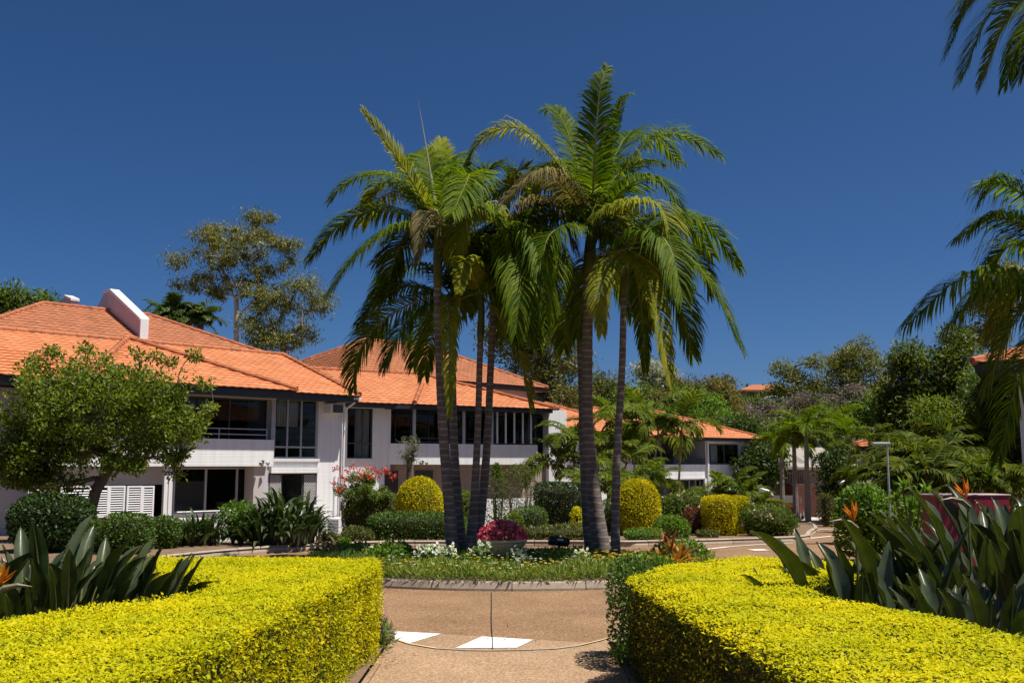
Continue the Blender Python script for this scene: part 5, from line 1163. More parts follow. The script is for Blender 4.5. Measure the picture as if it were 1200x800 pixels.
# hand-placed leaves that stand out at the edge of the right-hand clump
hb = thing('bird_of_paradise', 'row of tall upright bird of paradise leaves at the hedge edge', 'plant', (2.3, 7.1, .09))
for (px, py, rz, lean, s, i) in [(968, 690, 3.3, .50, 1.12, 1), (985, 695, 3.0, .28, 1.22, 2), (990, 700, 2.0, .05, 1.12, 5), (1008, 700, 4.6, .04, 1.10, 0), (1030, 702, .9, .12, 1.12, 6), (1062, 706, -.4, .18, 1.18, 3), (1090, 712, -.9, .10, .95, 4), (1048, 700, 3.6, .15, 1.2, 7)]:
    p = at(px, py, 6.95 - (px - 960) * .006); bop_leaf(hb, (p[0] - 2.3, p[1] - 7.1, 0), rz, lean, s * .86, i)

# ------------------------------------------------------------------ island planting
def cover(name, label, region, n, ln, wd, mat, hmax, kind='stuff', zf=None, up=.7):
    q = region(n); z = np.array([zf(*p) for p in q]) if zf else H(q[:, 0], q[:, 1]) + .1
    hh = hmax * (.35 + .65 * np.clip(.5 + .6 * wob(np.c_[q * 2.2, np.zeros(len(q))], 1.4, len(label)), 0, 1)) * rng.random(len(q)) ** .6
    P_ = np.c_[q, z + hh]; D_ = rdir(len(q)) + np.array([0, 0, up]); N_ = rdir(len(q)) * .8 + np.array([0, 0, 1.0]); sc = rng.uniform(.6, 1.3, len(q))
    o = leaves(name, P_, D_, N_, ln * sc, wd * sc, mat); o['kind'] = 'stuff'; tag(o, label, 'ground cover') ; return o
def in_isl(n, f=.97, cond=None):
    out = np.zeros((0, 2))
    while len(out) < n:
        q = rng.uniform(-1, 1, (n * 2, 2)); q = q[(q ** 2).sum(1) < 1] * np.array(IR) * f + np.array(RC)
        if cond is not None: q = q[cond(q)]
        out = np.concatenate([out, q])
    return out[:n]
front = lambda q: q[:, 1] < RC[1] + .2
cover('ground_cover', 'low green leaves covering the island bed', lambda n: in_isl(n, .985), 14000, .07, .022, 'leaf_bright', .15, zf=isl_z)
cover('ground_cover', 'dark leafy cover among the palm feet', lambda n: in_isl(n, .7), 4000, .08, .04, 'hedge_green', .15, zf=isl_z)
cover('ground_cover', 'grassy light tufts along the island kerb', lambda n: in_isl(n, .985, lambda q: ((q[:, 0]/IR[0])**2 + ((q[:, 1]-RC[1])/IR[1])**2 > .45) & front(q)), 15000, .10, .015, 'cover_light', .21, zf=isl_z, up=1.2)
def flower_patch(label, mat, n, hz, size, cond):
    q = in_isl(n, .95, cond); z = np.array([isl_z(*p) for p in q]) + hz * rng.uniform(.7, 1.25, n)
    P_ = np.repeat(np.c_[q, z], 6, 0); a = np.tile(np.arange(6) * 1.047, n); D_ = np.c_[np.cos(a), np.sin(a), np.full(len(a), .35)]
    o = leaves('flowers', P_, D_, np.tile([0, 0, 1.0], (len(P_), 1)) + rdir(len(P_)) * .3, size, size * .8, mat); o['kind'] = 'stuff'; tag(o, label, 'flowers')
blob = lambda cx, cy, r: (lambda q: np.hypot(q[:, 0] - cx, q[:, 1] - cy) < r)
flower_patch('tiny white flowers scattered along the island front', 'flower_white', 260, .17, .024, lambda q: front(q))
flower_patch('yellow gazania flowers at the island front', 'flower_yellow', 210, .16, .028, lambda q: front(q) & (q[:, 1] < RC[1] - .6))
flower_patch('orange and yellow flowers beside the tall palm foot', 'flower_yellow', 150, .19, .036, blob(1.8, 14.4, .8))
flower_patch('small pink flowers dotted on the island', 'flower_blush', 90, .17, .028, lambda q: q[:, 0] > -3)
for i, (px, py, lab) in enumerate([(497, 646, 'white petunia cluster left of the leaning palm feet'), (509, 645, 'white petunia cluster hard against the twin palm feet'), (526, 648, 'white petunia cluster in front of the twin palm feet'), (563, 643, 'white petunia cluster left of the stone bowl'), (610, 649, 'white petunia cluster right below the stone bowl'), (612, 655, 'small low white petunia cluster right of the stone bowl'), (682, 652, 'white petunia cluster left of the tall palm foot')]):
    p = at(px, py, 14.5); z = isl_z(p[0], p[1]); tt = bush('petunia', lab, 'flowers', (p[0], p[1], max(p[2] - .02, z + .1)), (.09, .09, .09), 1, 120, .05, .03, 'leaf_bright', (p[0], p[1], z - .02), core=None, amp=.02, flowers=('flower_white', 22, .055))
# leafy mounds on the left of the island
for i, (px0, px1, yt, Y, lab) in enumerate([(345, 400, 648, 15.9, 'low dark green mound at the island edge'), (395, 440, 643, 15.5, 'light green leafy mound beside the low dark mound'), (430, 482, 640, 15.2, 'bright leafy mound left of the white petunias')]):
    sc = Y / F; x = at((px0 + px1) / 2, 600, Y)[0]; x = max(x, -2.75); w = (px1 - px0) * sc; top = at(500, yt, Y)[2]; z = isl_z(x, Y)
    bush('leafy_mound', lab, 'shrub', (x, Y, (z + top) / 2), (w / 2, .5, (top - z) / 2 + .05), .9, 1800, .07, .035, ['hedge_green', 'leaf_bright', 'leaf_bright'][i], (x, Y, z), amp=.05, flowers=('flower_white', 10, .03))
# croton at the island's right end
cx, cy = at(787, 650, 14.2)[0], 14.2; cz = isl_z(cx, cy)
ct = thing('croton', 'orange and dark red croton on the island edge', 'shrub', (cx, cy, cz))
def rosette(parent, p, n, L_, w, mat, seed, e=(15, 80)):
    r_ = np.random.default_rng(seed)
    for k in range(n):
        P_ = arch(1, r_.uniform(*e), 50, 4); wv = [.3, .9, 1, .7, .02]; V = []
        for q, ww in zip(P_, wv): V += [(q[0], -w / 2 / L_ * ww, q[2] + .02), (q[0], 0, q[2]), (q[0], w / 2 / L_ * ww, q[2] + .02)]
        Fc = [];
        for j in range(4): Fc += [(3*j, 3*j+1, 3*j+4, 3*j+3), (3*j+1, 3*j+2, 3*j+5, 3*j+4)]
        o = put('leaf', mk('leaf', V, Fc), mat, parent, p, (0, 0, k * 2.4 + r_.uniform(-.3, .3))); s = L_ * r_.uniform(.7, 1.15); o.scale = (s, s, s)
for k, (dx, dy, dz) in enumerate([(0, 0, .30), (.16, .1, .20), (-.17, .05, .18), (.05, -.15, .12), (-.05, .2, .38), (.26, -.05, .05), (-.30, -.1, .02), (-.42, -.2, .0)]): rosette(ct, (dx, dy, dz), 13, .27, .05, 'leaf_croton', 60 + k)
bush('leafy_mound', 'green leafy mound behind the orange croton', 'shrub', (2.45, 15.0, .26), (.42, .4, .24), .9, 2200, .06, .03, 'leaf_bright', (2.45, 15.0, .1), amp=.05)
bush('leafy_mound', 'green leafy mound in front of the orange croton', 'shrub', (1.75, 13.75, .2), (.40, .25, .18), .9, 2000, .06, .03, 'leaf_bright', (1.75, 13.75, .09), amp=.05)
# stone bowl with pink flowers
bx, by = at(590, 640, 15.05)[0], 15.05; bz = isl_z(bx, by) - .02; bt = at(590, 631, 15.05)[2]; h_ = bt - bz
bw = thing('planter_bowl', 'shallow stone bowl planter beside the twin palms', 'planter', (bx, by, bz))
MB().lathe((0, 0, 0), [(.20, 0), (.21, .03), (.16, .06), (.17, .08), (.25, h_ * .5), (.315, h_ * .75), (.335, h_ * .84), (.325, h_ * .86), (.352, h_ * .92), (.352, h_), (.315, h_), (.29, h_ - .05), (.05, h_ - .06)], 36).build('bowl', 'bowl', bw, smooth=False)
fp = thing('flowering_plant', 'mound of deep pink flowers filling the stone bowl', 'flowers', (bx, by, bt - .05))
bush('', 'pink', '', (bx, by, bt + .01), (.31, .30, .21), 1, 900, .06, .04, 'hedge_green', (bx, by, bt - .05), amp=.02, flowers=('flower_pink', 420, .05), thingroot=fp)
# black garden spotlight box
gx_, gy_ = at(655, 637, 16.6)[0], 16.6; gz_ = isl_z(gx_, gy_)
gl_ = thing('garden_light', 'black box garden floodlight tilted up on the island', 'light', (gx_, gy_, gz_))
zt_ = at(655, 634, 16.6)[2] - gz_
MB().box(-.17, .17, -.08, .08, -.05, .05).build('housing', 'black_plastic', gl_, (0, 0, zt_), (math.radians(-25), math.radians(6), .1), bevel=.01); MB().box(-.14, .14, -.06, .06, .051, .054).build('lens', 'lamp_lens', gl_, (0, 0, zt_), (math.radians(-25), math.radians(6), .1)); MB().tube([(0, 0, -.05), (0, 0, zt_ - .05)], .02, 8).build('stake', 'black_plastic', gl_); MB().box(-.04, .06, -.084, -.081, -.015, .015).build('plate', 'frame_white', gl_, (0, 0, zt_), (math.radians(-25), math.radians(6), .1))

# ------------------------------------------------------------------ king palms
PL, PY, PD = 'palm_leaf', 'palm_yellow', 'palm_dead'
king_palm('tallest slender palm of the left trio with spear leaf pointing up', 15.6, [(531, 652), (527, 600), (519, 500), (514, 400), (513, 336)], [.105, .086, .078, .07, .063, .06], (513, 262),
  [([(478, 205, -.3), (447, 160, -.4), (425, 131, -.4)], PY, dict(ll=.42, droop=.2)),
   ([(450, 246, .2), (400, 262, .3), (363, 302, .3)], PL, dict(droop=.9)),
   ([(462, 268, -.4), (418, 300, -.7), (387, 342, -.8)], PL, dict(droop=.8)),
   ([(475, 222, .8), (445, 215, 1.2), (428, 240, 1.5)], PL, dict(ll=.5)),
   ([(520, 205, .6), (532, 185, 1.2), (548, 215, 1.9)], PL, {}), ([(515, 190, .9), (517, 165, 1.4)], PY, dict(ll=.45, droop=.1)),
   ([(535, 220, -.7), (550, 205, -1.3), (530, 250, -2.1)], PL, {}),
   ([(548, 240, -.3), (580, 255, -.4), (600, 300, -.5)], PL, dict(droop=.9)),
   ([(500, 248, -.8), (494, 258, -1.2), (489, 306, -1.35)], PD, dict(ll=.30, droop=.9)),
   ([(480, 275, .9), (462, 305, 1.2), (455, 345, 1.3)], PL, dict(droop=.9)),
   ([(550, 225, .8), (578, 195, 1.1), (606, 205, 1.3)], PL, {})], 6, 1, spear=((503, 195), (490, 117)))
king_palm('shorter slim palm standing right behind the tallest left palm', 16.6, [(541, 650), (537, 600), (532, 520), (530, 440), (530, 405)], [.10, .082, .07, .064, .06], (530, 345),
  [([(480, 335, .2), (445, 350, .3), (421, 378, .3)], PL, dict(droop=.9)), ([(490, 365, -.4), (465, 395, -.7), (452, 428, -.7)], PL, dict(droop=.9)),
   ([(500, 312, .5), (465, 318, .8), (436, 350, 1.0)], PL, dict(droop=.9)), ([(527, 352, -1.0), (527, 400, -1.5), (527, 486, -1.6)], PY, dict(ll=.30, droop=1.0)),
   ([(560, 335, -.4), (590, 355, -.6), (605, 400, -.6)], PL, dict(droop=.9)), ([(548, 315, .6), (575, 320, 1.0), (600, 350, 1.3)], PL, dict(droop=.9))], 4, 2)
king_palm('slim palm leaning from the shared foot beside the stone bowl', 15.9, [(550, 648), (556, 580), (560, 500), (562, 430), (563, 400)], [.10, .066, .055, .05, .048], (565, 342),
  [([(552, 315, -.8), (545, 306, -1.1), (538, 340, -1.25)], PY, dict(ll=.34, w=.07, droop=.5)), ([(590, 330, -.5), (615, 350, -.8), (628, 400, -.9)], PL, dict(droop=1.0)),
   ([(580, 300, .4), (610, 290, .8), (645, 330, 1.0)], PL, dict(droop=.9)),
   ([(590, 380, .2), (612, 425, .3), (622, 478, .3)], PY, dict(ll=.5, droop=1.0))], 4, 3)
king_palm('thin palm of the pair nearest the pink flower bowl', 16.2, [(556, 648), (566, 580), (572, 500), (575, 430), (580, 340)], [.10, .07, .06, .055, .052], (590, 268),
  [([(600, 230, .1), (604, 205, .2), (618, 196, .3)], PY, dict(ll=.5, droop=.1, roll=.5)), ([(625, 238, -.3), (655, 245, -.5), (672, 290, -.5)], PD, dict(droop=1.0, tear=.2)),
   ([(565, 245, -.5), (545, 258, -.9), (535, 300, -1.0)], PY, dict(droop=.9)), ([(620, 265, -.8), (640, 300, -1.3), (640, 370, -1.4)], PL, dict(droop=1.0)), ([(560, 240, .6), (540, 250, 1.0), (525, 295, 1.3)], PL, dict(droop=.9)),
   ([(605, 290, -1.0), (610, 330, -1.5), (605, 390, -1.6)], PL, dict(droop=1.0))], 5, 4, frondL=2.1)
king_palm('thickest tall palm with broad crown rising from the island', 15.9, [(707, 648), (699, 600), (690, 520), (688, 440), (690, 322)], [.15, .115, .092, .086, .082, .08], (693, 262),
  [([(697, 180, -.9), (702, 110, -1.2), (712, 78, -1.1)], PL, dict(ll=.5, droop=.45)), ([(660, 200, .2), (610, 150, .3), (565, 162, .3), (548, 192, .3)], PY, dict(ll=.62, droop=.9)),
   ([(672, 175, .6), (652, 130, .9), (640, 130, 1.1)], PL, dict(ll=.6)), ([(735, 195, .1), (775, 158, .1), (815, 165, .1), (842, 181, .1)], PL, dict(ll=.72, droop=.8)),
   ([(730, 165, 1.0), (765, 160, 1.8), (795, 190, 2.2)], PL, {}), ([(740, 240, -1.2), (775, 245, -1.6), (790, 300, -1.7)], PY, dict(droop=.9)),
   ([(655, 212, -.6), (625, 205, -1.0), (590, 235, -1.1)], PD, dict(ll=.6, droop=1.1, tear=.1)), ([(740, 215, -.6), (775, 215, -1.0), (800, 255, -1.1)], PL, dict(droop=.9)),
   ([(650, 250, .9), (625, 270, 1.3), (615, 330, 1.4)], PL, dict(droop=1.0)), ([(650, 270, -.9), (636, 305, -1.2), (640, 370, -1.2)], PL, dict(droop=1.0)), ([(665, 220, 1.2), (640, 200, 2.0), (620, 230, 2.4)], PL, {}),
   ([(725, 130, .4), (738, 110, .6)], PL, dict(ll=.4)), ([(735, 280, .6), (752, 320, .9), (758, 380, 1.0)], PL, dict(droop=1.0))], 4, 5, frondL=2.4)
king_palm('shaded palm standing close behind the thickest palm', 16.6, [(694, 645), (688, 600), (684, 520), (682, 440), (680, 400)], [.11, .085, .075, .07, .065], (676, 335),
  [([(650, 318, -.3), (628, 335, -.5), (612, 390, -.5)], PL, dict(droop=1.0)), ([(700, 312, .5), (725, 325, .8), (740, 370, 1.0)], PL, dict(droop=1.0)), ([(645, 300, .6), (615, 305, 1.0), (590, 350, 1.2)], PL, dict(droop=.9))], 3, 7, frondL=2.0)
king_palm('slim palm beside the thickest palm with crown drooping right', 15.4, [(722, 652), (721, 600), (724, 520), (729, 430), (731, 345)], [.078, .066, .058, .053, .05], (735, 288),
  [([(775, 262, .2), (825, 262, .3), (866, 312, .3)], PL, dict(ll=.75, droop=1.1)), ([(780, 290, -.4), (830, 330, -.7), (868, 408, -.8)], PL, dict(ll=.72, droop=.8)),
   ([(765, 310, .4), (795, 350, .6), (811, 416, .7)], PL, dict(droop=.8)), ([(755, 315, -.5), (770, 360, -.8), (786, 448, -.9)], PY, dict(ll=.42, droop=.9)),
   ([(700, 300, .5), (685, 330, .7), (678, 390, .8)], PL, dict(droop=1.0)), ([(745, 320, .5), (752, 370, .7), (756, 435, .7)], PL, dict(ll=.35, droop=1.0)), ([(715, 310, -.8), (704, 340, -1.2), (706, 390, -1.2)], PY, dict(ll=.45, droop=1.0)),
   ([(765, 255, .9), (800, 255, 1.5), (835, 300, 1.8)], PL, dict(droop=1.0)), ([(760, 270, -1.0), (785, 290, -1.5), (800, 350, -1.7)], PL, dict(droop=1.0))], 5, 6, frondL=2.2)
# palms beyond the right edge of the frame
def edge_palm(label, Y, cpx, fr, seed, extra=6):
    st = at(*cpx, Y); g = .09 if Y < 17 else Hf(st[0], Y); base = np.array([st[0] + .1, Y, g]); t = thing('king_palm', label, 'palm tree', tuple(base), group='palms at the pavilion'); loc = tuple(-base)
    P_, rr = trunk_rings([base, base + (0, 0, (st[2] - g) * .5), st - (0, 0, .8)], [.2, .15, .13]); MB().tube(P_, rr, 12).build('trunk', 'palm_trunk', t, loc, smooth=True)
    MB().tube([st - (0, 0, .82), st - (0, 0, .6), st], [.13, .15, .08], 12).build('crownshaft', 'crownshaft', t, loc, smooth=True)
    for i, (pp, m, kw) in enumerate(fr):
        k = dict(nl=110, ll=.8, w=.024, droop=1.0, seed=seed * 70 + i); k.update(kw); add_frond(t, bez([st] + [at(x, y, Y + d) for x, y, d in pp]), m, loc=loc, **k)
    r_ = np.random.default_rng(seed)
    for i in range(extra): add_frond(t, rotz(arch(2.8, r_.uniform(0, 70), 110), -1.2 + 2.6 * i / extra) + st, PL, loc=loc, nl=70, ll=.7, w=.034, droop=.7, seed=seed * 70 + 40 + i)
edge_palm('leaning palm at the pavilion with bluish fronds', 12.5, (1268, 305), [([(1215, 240, .2), (1170, 215, .3), (1150, 235, .3)], PL, {}), ([(1215, 270, -.3), (1165, 255, -.4), (1122, 280, -.4)], PL, dict(ll=.65)), ([(1205, 325, -.6), (1130, 325, -1.0), (1064, 380, -1.1)], PL, dict(ll=.8, droop=1.3)), ([(1225, 335, .3), (1165, 335, .4), (1110, 385, .4)], PL, dict(ll=.9, droop=1.4)), ([(1235, 330, .9), (1195, 340, 1.2), (1165, 395, 1.3)], PY, dict(ll=.9, droop=1.4)), ([(1235, 375, -.4), (1195, 440, -.6), (1170, 540, -.6)], PL, dict(ll=.6, droop=.6)), ([(1225, 350, .5), (1190, 375, .7), (1155, 455, .8)], PL, dict(droop=1.0)), ([(1215, 290, .6), (1180, 290, .9), (1150, 340, 1.0)], PL, {})], 21, 4)
edge_palm('taller palm whose frond tips hang beside the pavilion', 11.0, (1300, -60), [([(1235, -40, 0), (1165, 10, 0), (1128, 92, 0)], PL, dict(ll=.6, droop=.3)), ([(1250, -70, .4), (1180, -50, .6), (1120, 30, .7)], PL, dict(ll=.6, droop=.5)), ([(1250, -20, -.4), (1200, 40, -.5), (1178, 100, -.5)], PL, dict(ll=.5)), ([(1230, -55, .2), (1150, -20, .3), (1112, 60, .3)], PL, dict(ll=.7, droop=.6)), ([(1240, -30, .6), (1185, 15, .8), (1150, 96, .8)], PL, dict(ll=.6, droop=.4)), ([(1250, -30, -.2), (1215, 20, -.2), (1196, 90, -.2)], PL, dict(ll=.6, droop=.4))], 22, 4)
# ------------------------------------------------------------------ clipped and loose shrubs around the circle
T = 'topiary'
pbush(T, 'golden dome topiary beside the twin palm trunks', 'topiary', 464, 520, 559, 612, 27, .9, 12000, .06, .03, 'duranta_mid', dome=True, core='twigs_yellow', amp=.055, inner=.1)
pbush('hedge', 'loose yellow green hedge left of the golden dome topiary', 'hedge', 402, 470, 575, 610, 27.8, .6, 4500, .06, .03, 'duranta_green', depth=1.0, amp=.06, stems=8)
pbush('hedge', 'long clipped green hedge in front of the golden dome topiary', 'hedge', 434, 545, 601, 641, 21.0, .35, 11000, .05, .028, 'hedge_green', depth=1.1, amp=.03)
pbush('hedge', 'short yellow green hedge between the twin palms', 'hedge', 534, 556, 575, 608, 27.5, .6, 2200, .06, .03, 'duranta_green', depth=1.0, amp=.05)
pbush('hedge', 'dark glossy box clipped hedge with bright flat top', 'hedge', 627, 684, 566, 616, 27, .28, 6500, .06, .035, 'hedge_dark', depth=1.4, amp=.03)
pbush('shrub', 'low green shrub at the foot of the dark box hedge', 'shrub', 600, 640, 594, 622, 25, .6, 2500, .06, .03, 'hedge_green', depth=.9, amp=.06)
pbush(T, 'golden dome topiary beside the slim right palm', 'topiary', 722, 773, 562, 622, 25.5, .8, 13000, .055, .028, 'duranta_mid', dome=True, amp=.05, inner=.1, core='twigs_yellow')
pbush('shrub', 'small golden shrub beside the thickest palm', 'shrub', 668, 684, 594, 616, 24.5, 1, 900, .05, .028, 'duranta', amp=.03)
pbush('hedge', 'green clipped hedge behind the slim right palm', 'hedge', 704, 740, 586, 622, 26.5, .4, 3000, .055, .03, 'hedge_green', depth=1.2, amp=.03)
pbush('shrub', 'low rounded green shrub below the golden dome by the road', 'shrub', 731, 776, 619, 637, 21.6, .7, 2600, .05, .025, 'leaf_bright', depth=.9, amp=.03)
pbush('shrub', 'loose light green shrub right of the golden dome', 'shrub', 770, 806, 604, 636, 22.3, .9, 2400, .07, .03, 'leaf_bright', amp=.08)
pbush('shrub', 'flowering green shrub with pale pink blooms beside the clipped golden block', 'shrub', 772, 832, 576, 628, 27.5, .8, 5200, .08, .035, 'leaf_mid', amp=.12, flowers=('flower_blush', 70, .06))
pbush('shrub', 'dark red leaved shrub in front of the pale pink blooms', 'shrub', 798, 828, 597, 630, 25.6, .9, 2000, .08, .03, 'leaf_red', amp=.1)
pbush('hedge', 'golden clipped block with bare twiggy face, the wider of two', 'hedge', 824, 859, 581, 630, 25, .35, 7500, .055, .028, 'duranta_mid', depth=1.0, amp=.03, core='twigs_yellow')
pbush('hedge', 'golden clipped block tucked behind the wider golden block', 'hedge', 852, 875, 581, 627, 26.4, .45, 5500, .055, .028, 'duranta_mid', depth=1.0, amp=.03, core='twigs_yellow')
pbush('shrub', 'loose green shrub with cream flowers at the road corner', 'shrub', 868, 928, 593, 632, 24.6, .8, 4200, .08, .03, 'leaf_mid', amp=.12, depth=1.2, flowers=('flower_blush', 45, .06))
pbush('shrub', 'low bronze green shrub beside the clipped golden blocks', 'shrub', 815, 840, 620, 634, 23.2, .9, 900, .06, .03, 'leaf_olive', amp=.05)
pbush('shrub', 'wide low olive shrub behind the garden floodlight', 'shrub', 612, 700, 616, 642, 21.5, .6, 5200, .06, .025, 'leaf_olive', depth=1.2, amp=.08, flowers=('flower_blush', 40, .04))
pbush('shrub', 'tall fine leaved olive shrub before the white terrace wall', 'shrub', 585, 634, 543, 604, 29.5, .9, 4600, .07, .022, 'leaf_olive', amp=.16, inner=.35, core=None, stems=6)
pbush('shrub', 'narrow upright green shrub beside the olive shrub', 'shrub', 572, 594, 541, 602, 30, .9, 2200, .09, .03, 'leaf_mid', amp=.14, inner=.3, core=None, stems=4)
pbush('shrub', 'round dark shrub beneath the small tree by the shutters', 'shrub', 24, 108, 579, 650, 18.0, .7, 7500, .07, .04, 'hedge_dark', amp=.06)
pbush('shrub', 'dark green block shrub right of the small tree trunk', 'shrub', 128, 178, 603, 655, 17.5, .45, 4000, .06, .03, 'hedge_green', amp=.05)
pbush('shrub', 'low green shrub beside the small tree trunk', 'shrub', 100, 130, 612, 650, 17.8, .7, 2200, .06, .03, 'hedge_green', amp=.05)
pbush('shrub', 'slim leafy shrub with bare stems before the white terrace wall', 'shrub', 262, 300, 588, 640, 19.7, .9, 1100, .11, .05, 'leaf_bright', amp=.18, inner=.4, core=None, stems=5)
pbush('shrub', 'small yellow leaved plant on the mulch by the condenser unit', 'shrub', 377, 398, 626, 640, 19.6, .9, 500, .10, .02, 'leaf_rust', amp=.05)
pbush('shrub', 'low bright green plant by the condenser unit', 'shrub', 398, 412, 630, 641, 19.5, .9, 350, .08, .03, 'leaf_bright', amp=.04)
pbush('shrub', 'small shrub with mixed leaves between golden domes', 'shrub', 590, 612, 600, 625, 24, .9, 900, .07, .03, 'leaf_mid', amp=.08)
# strap-leaved plants before house A
strap_clump('clivia', 'large dense strap leaved clump in front of the terrace wall', (at(333, 600, 19.5)[0], 19.5, .08), .80, .46, 460, .075, seed=5, H0=.80)
strap_clump('clivia', 'smaller strap leaved clump beside the white posts', (at(232, 600, 19.4)[0], 19.4, .08), .58, .45, 210, .06, seed=6, H0=.4)
pbush('shrub', 'leafy shrub with pale pink flowers left of the large strap leaved clump', 'shrub', 285, 312, 600, 645, 19.9, .9, 1500, .07, .03, 'leaf_mid', amp=.1, flowers=('flower_blush', 14, .05))
pbush('shrub', 'dark leafy shrub between the white posts and the small tree', 'shrub', 178, 212, 606, 652, 18.6, .8, 2000, .07, .03, 'hedge_green', amp=.1)
pbush('shrub', 'low mixed shrub under the scarlet flowers', 'shrub', 405, 440, 618, 643, 20.4, .8, 1500, .06, .03, 'leaf_olive', amp=.08)
# red flowering shrub
Yp = 27.5; bx_ = at(420, 600, Yp)[0]; bz_ = Hf(bx_, Yp) + .08
cl = pel(425, 573, Yp, 70, 45, 26, .17, .6) 
pb = tree('flowering_shrub', 'airy shrub with scarlet flowers before the white pier', (bx_, Yp, bz_), [(bx_, Yp, bz_), (bx_ + .02, Yp, bz_ + .25), (bx_, Yp, bz_ + .55)], cl, .05, 'leaf_mid', 'bark_grey', .07, .026, 230, cat='shrub', minr=.008)
q = []
for (px, py) in [(392, 548), (398, 556), (405, 549), (412, 546), (420, 551), (428, 546), (436, 549), (442, 555), (452, 551), (458, 557), (390, 566), (402, 562), (418, 558), (432, 556), (396, 572), (447, 549)]:
    p = at(px + 2, py + 2, Yp + rng.uniform(-.4, .4)); q.append(p + rng.normal(0, .055, (26, 3)))
q = np.concatenate(q); leaves('flowers', q, rdir(len(q)) + np.array([0, 0, .4]), rdir(len(q)), .06, .05, 'flower_red', pb, (-bx_, -Yp, -bz_))
# thin young tree before house B
Yt = 33; x_ = at(478, 560, Yt)[0]; g_ = Hf(x_, Yt); tree('young_tree', 'thin grey young tree before the chamfered balcony', (x_, Yt, g_), [(x_, Yt, g_), (x_, Yt, g_ + 1.0), (x_ + .05, Yt, at(479, 540, Yt)[2])], pel(480, 528, Yt, 22, 36, 14, .18), .09, 'leaf_grey', 'bark', .09, .02, 90, minr=.01)
# small tree in front of house A
Y1 = 21.5; b1_ = at(98, 600, Y1); g1 = Hf(b1_[0], Y1) + .08
cl = pel(120, 455, Y1, 210, 70, 60, .36) + pel(60, 500, Y1 - .4, 120, 80, 46, .36) + pel(185, 490, Y1 + .2, 110, 80, 42, .34) + pel(110, 520, Y1, 170, 50, 34, .32) + pel(20, 540, Y1 - .6, 70, 60, 22, .3) + pel(55, 560, Y1 - .5, 80, 40, 18, .26) + pel(150, 545, Y1 - .3, 60, 30, 8, .2) + pel(205, 540, Y1 + .3, 30, 40, 6, .22)
cl += [(*at(px, py, Y1 + rng.uniform(-.5, .5)), .2) for px, py in [(62, 412), (100, 408), (125, 420), (160, 415), (182, 418), (200, 425), (228, 417), (240, 450), (40, 425), (30, 450), (245, 480)]]
tree('small_tree', 'bushy green tree shading the louvred shutters', (b1_[0], Y1, g1), [(b1_[0], Y1, g1 - .1), (at(112, 575, Y1)[0], Y1, at(112, 575, Y1)[2]), (at(128, 545, Y1)[0], Y1 + .1, at(128, 545, Y1)[2]), (at(150, 515, Y1)[0], Y1, at(150, 515, Y1)[2])], cl, .125, 'leaf_tree', 'bark', .095, .046, 135, minr=.012)
# cane palms between B and C, and on the right
def cane(label, px, pyb, Y, stems, L_, nf, seed, **kw):
    x = at(px, 540, Y)[0]; g = Hf(x, Y) + .05; return palm(label, (x, Y, g), stems, L_, nf, seed=seed, **kw)
def stems_to(px_list, Y, px0, L_=0):
    px_list = [(a, b + .42 * L_ * F / Y) for a, b in px_list]; x0 = at(px0, 540, Y)[0]; g = Hf(x0, Y) + .05; return [(at(px, py, Y)[0] - x0, rng.uniform(-.5, .5), at(px, py, Y)[2] - g) for px, py in px_list]
GC = 'cane palms between the terrace houses'
for i, (px, Y, tops, L_, mat, lab) in enumerate([
  (668, 38, [(655, 520), (672, 500), (684, 530)], 1.7, 'cane_leaf', 'cane palm clump at the end wall of the chamfered balcony house'),
  (705, 41, [(700, 500), (716, 470), (728, 520)], 2.0, 'cane_leaf', 'cane palm clump seen between the thick palm and slim palm'),
  (752, 46, [(742, 474), (757, 466), (765, 490)], 2.3, 'cane_leaf', 'tall cane palm clump left of the white hip roofed house'),
  (788, 45, [(775, 480), (795, 478)], 2.1, 'cane_leaf', 'leaning cane palm against the white hip roofed house front'),
  (700, 33, [(690, 560), (712, 556), (735, 552)], 1.3, 'cane_leaf', 'low cane palm clump behind the thick palm trunk'),
  (757, 34, [(745, 560), (768, 552)], 1.25, 'cane_leaf', 'low cane palm clump behind the golden dome topiary')]):
    cane(lab, px, 0, Y, stems_to(tops, Y, px, L_), L_, 7 if i in (2, 3) else 11, 300 + i, mat=mat, group=None, trunk='bark_grey' if i in (2, 3) else 'stalk', tr=.05)
for i, (px, Y, tops, L_, lab) in enumerate([
  (866, 31, [(850, 572), (862, 562), (874, 570), (884, 580)], 1.15, 'bright bushy cane palm clump before the white house corner'),
  (1075, 21, [(1062, 540), (1085, 530)], 1.5, 'cane palm clump left of the maroon cabinet'),
  (1115, 23, [(1100, 520), (1125, 535), (1110, 555)], 1.7, 'dark cane palm clump behind the maroon cabinet'),
  (1175, 19, [(1160, 545), (1185, 560)], 1.3, 'yellowish cane palm clump right of the maroon cabinet'),
  (1150, 26, [(1140, 500), (1170, 515)], 1.9, 'cane palm clump under the pavilion eave'),
  (1062, 30, [(1055, 530), (1075, 520)], 1.6, 'cane palm clump beneath the dense dark tree'),
  (1005, 44, [(985, 515), (1030, 505)], 1.7, 'cane palm clump behind the lamp post top')]):
    cane(lab, px, 0, Y, stems_to(tops, Y, px, L_), L_, 11, 320 + i, mat='cane_leaf' if i == 0 else 'cane_dark', tr=.04)
